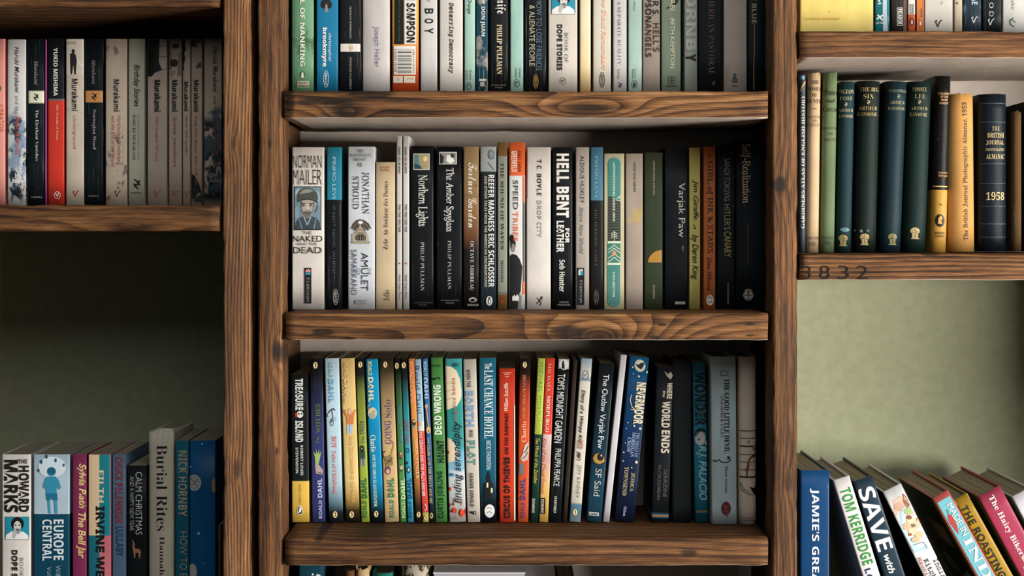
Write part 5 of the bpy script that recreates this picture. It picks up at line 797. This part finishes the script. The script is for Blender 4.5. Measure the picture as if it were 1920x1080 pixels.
RM('blue-green hardback rubbed grey on its right edge, faint gold lettering', 1650, 1692, 153, Y, '152d33', dx=12, rough=.4, streak=.05,
   t=[('SWALLOWDALE', 1666, 168, 1701, 174, 'h', 'rl', '8c9478'), ('ARTHUR', 1668, 190, 1697, 196, 'h', 'rl', 'a9a47c', 'author_name'), ('RANSOME', 1665, 201, 1697, 207, 'h', 'rl', 'a9a47c', 'author_name')], p=[emb(1673, 449, '8d8254'), dragon(1684, 181, .5, '8c9478')])
RM('dark forest green hardback with gold crest set higher than its neighbours', 1695, 1740, 153, Y, '122823', dx=12, rough=.5, streak=.03, yo=.002,
   t=[('MISSEE', 1712, 164, 1738, 172, 'h', 'rl', 'b5a878'), ('LEE', 1716, 177, 1735, 185, 'h', 'rl', 'b5a878', 'title'), ('ARTHUR', 1709, 201, 1740, 207, 'h', 'rl', 'b5a878', 'author_name'), ('RANSOME', 1707, 212, 1739, 219, 'h', 'rl', 'b5a878', 'author_name')], p=[emb(1716, 438), dragon(1724, 192, .5, 'b5a878')])
RM('black jacketed hardback with glossy edge and gold lower panel', 1746, 1777, 144, Y, ['c', (0, 'cf9c46'), (.355, '15130f')], dx=9, rough=.22, streak=.12, worn=.003,
   t=[('CHILDREN', 1759, 174, 1780, 178, 'h', 'b', 'c99a66'), ('OF THE', 1763, 180, 1777, 184, 'h', 'b', 'c99a66', 'title'), ('NEW', 1764, 186, 1776, 190, 'h', 'b', 'c99a66', 'title'), ('FOREST', 1761, 192, 1778, 196, 'h', 'b', 'c99a66', 'title'), ('Captain', 1759, 322, 1776, 327, 'h', 'b', 'c48a4c', 'author_name'), ('Marryat', 1759, 328, 1776, 333, 'h', 'b', 'c48a4c', 'author_name'), ('THE', 1761, 382, 1766, 386, 'h', 'b', '3a2814'), ('BANTAM', 1753, 435, 1770, 439, 'h', 'b', '33240f', 'publisher_name'), ('CLASSICS', 1753, 441, 1770, 445, 'h', 'b', '33240f', 'publisher_name')],
   p=[('gold_line', [('r', 1750, 349, 1777, 351, 'e4b868')]), ('cockerel_mark', [('e', 1762, 414, 9, 12, '17120c'), ('p', [(1758, 420), (1759, 410), (1763, 404), (1767, 409), (1764, 414), (1766, 420)], 'cf9c46')])])
RM('tan cloth hardback with tall condensed black lettering reading upwards', 1782, 1832, 177, Y - 1, 'd29a55', dx=-3, rough=.7, worn=.003, streak=.03,
   t=[('The British Journal Photographic Almanac, 1953', 1805, 192, 1816, 451, 'u', 'r', '1d1710')])
RM('ribbed navy hardback with gold lettering and large year', 1838, 1892, 176, Y - 2, '121b23', dx=0, rough=.35, streak=.03,
   t=[('1958', 1849, 360, 1884, 375, 'h', 'r', GO), ('THE', 1859, 237, 1874, 245, 'h', 'rl', GO, 'title'), ('BRITISH', 1851, 249, 1883, 258, 'h', 'r', GO, 'title'), ('JOURNAL', 1849, 263, 1883, 272, 'h', 'r', GO, 'title'), ('PHOTOGRAPHIC', 1848, 278, 1884, 283, 'h', 'i', GO, 'title'), ('ALMANAC', 1849, 289, 1884, 298, 'h', 'r', GO, 'title')],
   p=[('raised_bands', [('r', 1840, y, 1891.4, y + 1.5, '33434e') for y in (193, 228, 306, 343, 386, 419, 444)])])
RM('low brown cloth hardback at the frame edge beside the navy one', 1898, 1918, 211, Y - 2, '5c4324', rough=.8, worn=.004)
RM('dark hardback beyond the low brown one', 1924, 1958, 190, Y - 2, '23201b', rough=.8)

# ------------------------------------------------------------ right bay, leaning cookbooks
G = 'large cookbooks leaning on the lower right shelf'
Y = 1239
def CB(label, xtl, ytl, w, ang, col, **k):
    x0 = xtl + (Y - ytl) * math.tan(R(ang))
    return book(label, x0, x0 + w, ytl, Y, col, ang=ang, kind='hf', group=G, **k)
CB('upright royal blue hardback with spaced white capitals at the post', 1500.5, 882, 55.5, 0, '0a3f6c', d=.19, rough=.4, streak=.01, t=[("JAMIE'S GREAT BRITAIN", 1518, 916, 1535, 1226, 'd', 'b', 'dfe4ea')])
CB('white cookbook leaning left with condensed green capitals', 1562, 901, 32.5, 17.2, 'e6e0dc', side='b9b3a8', d=.18, rough=.4, streak=.01, t=[('TOM KERRIDGE', 1595, 915, 1616, 1058, 'd', 'b', '2f8a34', 'author_name'), ('LOSE WEIGHT', 1641, 1066, 1652, 1200, 'd', 'b', '1d2c5a', 'title')]) 
CB('leaning slate navy cookbook with very large white capitals', 1600, 903, 38, 18.3, '1f3442', side='1a2730', d=.17, rough=.4, streak=.01, t=[('SAVE', 1625, 914, 1657, 1031, 'd', 'b', 'e6e6e2'), ('with', 1660, 1039, 1674, 1074, 'd', 'hb', 'e0e0dc', 'title')])
CB('leaning white cookbook with food photographs below a blank head', 1655, 923, 39, 26.0, 'e2dfdc', side='1a1c1b', d=.18, rough=.4, streak=.01,
   t=[('Indian', 1758, 1048, 1770, 1090, 'd', 't', '2c2a2a'), ('Kitchen', 1742, 1048, 1753, 1098, 'd', 't', '2c2a2a', 'title'), ('Maunika', 1730, 1045, 1739, 1092, 'd', 't', 'b5604c', 'author_name')],
   p=[('food_photograph', [('p', [(1664, 944), (1676, 937), (1687, 931), (1695, 930), (1704, 945), (1714, 965), (1678, 967)], 'd9b5a0'), ('p', [(1692, 925), (1698, 930), (1706, 947), (1700, 953), (1692, 940)], '8e5a3c'), ('p', [(1676, 966), (1690, 958), (1698, 946), (1706, 938), (1716, 956), (1741, 1008), (1738, 1030), (1714, 1036), (1690, 992)], 'b5cdd4'), ('e', 1702, 958, 8, 6, '9fb878'), ('e', 1685, 950, 9, 8, 'caa088'), ('e', 1708, 975, 9, 7, 'd9cba4'), ('e', 1700, 987, 8, 7, 'cfb48c'), ('e', 1717, 984, 8, 8, 'c9b89a'), ('e', 1711, 996, 9, 7, 'dccba8'), ('e', 1722, 1002, 8, 7, 'cdb98e'), ('e', 1704, 970, 5, 4, '8a4c34'), ('e', 1722, 975, 4, 5, 'd88a68'), ('e', 1712, 985, 4, 3, '7c6a3c'), ('e', 1716, 1012, 8, 5, 'cbb58c'), ('e', 1706, 1002, 3, 3, 'a8583c'), ('l', [(1712, 1022), (1732, 1016), (1738, 1028)], 1, '77909a')])])
mi_ = CB('coral-edged turquoise cookbook with a red chilli drawing, leaning', 1748, 935, 35, 29.2, 'bd564e', side='191b19', d=.18, rough=.4, streak=.01,
   t=[('INDIA', 1835, 1008, 1855, 1130, 'd', 'r', 'efe7dc'), ('MADE IN', 1788, 944, 1801, 1002, 'd', 's', 'e2e6c8', 'title')],
   p=[('turquoise_panel', [('p', [(1757, 943), (1780, 929.5), (1880, 1108), (1857, 1122)], '69adb8')]), ('yellow_edge', [('l', [(1749, 936), (1915, 1233)], 1.6, 'c2a03a')]), ('chilli', [('p', [(1776, 967), (1782, 964), (1789, 975), (1795, 990), (1797, 1002), (1789, 992), (1779, 979)], 'b53a34'), ('l', [(1778, 965), (1775, 956)], 1.2, '4a5a3a')])])
CB('mustard cookbook with white head strip and black capitals, leaning', 1789, 938, 28.5, 29.2, 'a98112', side='8f7d3a', d=.18, rough=.4, streak=.01,
   t=[('THE ROASTING TIN', 1846, 949, 1862, 1120, 'd', 'b', '1d1a14')], p=[('white_strip', [('p', [(1788.5, 937.5), (1813, 924), (1819, 934), (1794, 947.5)], 'cfc9bb')])])
CB('raspberry pink cookbook with white slab lettering, leaning', 1834, 932, 47, 28.2, 'a2344d', side='55603a', d=.17, rough=.4, streak=.01, blotch=None,
   t=[("The Hairy Bikers'", 1880, 930, 1896, 1050, 'd', 'r', 'f0d8d4', 'author_name'), ('12 Happy Days', 1940, 1060, 1950, 1160, 'd', 'r', 'f0d8d4')], p=[('gold_spot', [('e', 1921, 1048, 5, 6, 'd8a060')])])
CB('plain white cookbook leaning at the frame edge', 1897, 932, 40, 28.2, 'ded9da', side='a9a59a', d=.18, rough=.4, streak=.01)
# photograph printed on the left board of the turquoise cookbook
def on_side(B, name, polys, off=.0003):
    bm = bmesh.new(); mats = []
    for q, (pts, c_) in enumerate(polys):
        mats.append(ink(c_)); vs = [bm.verts.new((-B.W / 2 - off - .0001 * q, y_, B.H - z_)) for y_, z_ in pts]; bm.faces.new(vs).material_index = q
    me = bpy.data.meshes.new('m'); bm.to_mesh(me); bm.free(); link(name, me, B.root, mats)
def ell(cy, cz, ry, rz, n=14): return [(cy + ry * math.cos(2 * math.pi * i / n), cz + rz * math.sin(2 * math.pi * i / n)) for i in range(n)]
on_side(mi_, 'cover_photograph', [([(.035, .046), (.115, .046), (.115, .078), (.035, .078)], 'c29a68'), (ell(.075, .062, .024, .011), 'ecd0a4'), ([(.072, .055), (.078, .055), (.076, .071), (.074, .071)], 'c29a68'), (ell(.06, .150, .045, .030), 'e0c2ae'), (ell(.12, .115, .03, .014), 'a9aba8'), (ell(.04, .12, .012, .01), 'cdb9ae'), ([(.002, .001), (.006, .001), (.006, .216), (.002, .216)], 'c9aa3c')])

# ------------------------------------------------------------ figures stamped into the right-hand shelf board
shc = shelf_num.location
for s_, a0, a1 in (('3', 1504, 1520), ('8', 1536, 1555), ('3', 1571, 1591), ('2', 1606, 1627)):
    vs, fs = glyphs(s_, 'l', 4); bm = bmesh.new(); bv = []
    for tx, ty in vs:
        p_ = px(a0 + tx * (a1 - a0), 523 - ty * 25, 0); bv.append(bm.verts.new((p_.x - shc.x, -.0026 - shc.y, p_.z - shc.z)))
    for f in fs:
        try: bm.faces.new([bv[i] for i in f])
        except ValueError: pass
    me = bpy.data.meshes.new('m'); bm.to_mesh(me); bm.free(); link('stamped_number', me, shelf_num, [ink('1a140e', .9)])
bpy.data.objects.remove(_to); bpy.data.scenes.remove(_ts)
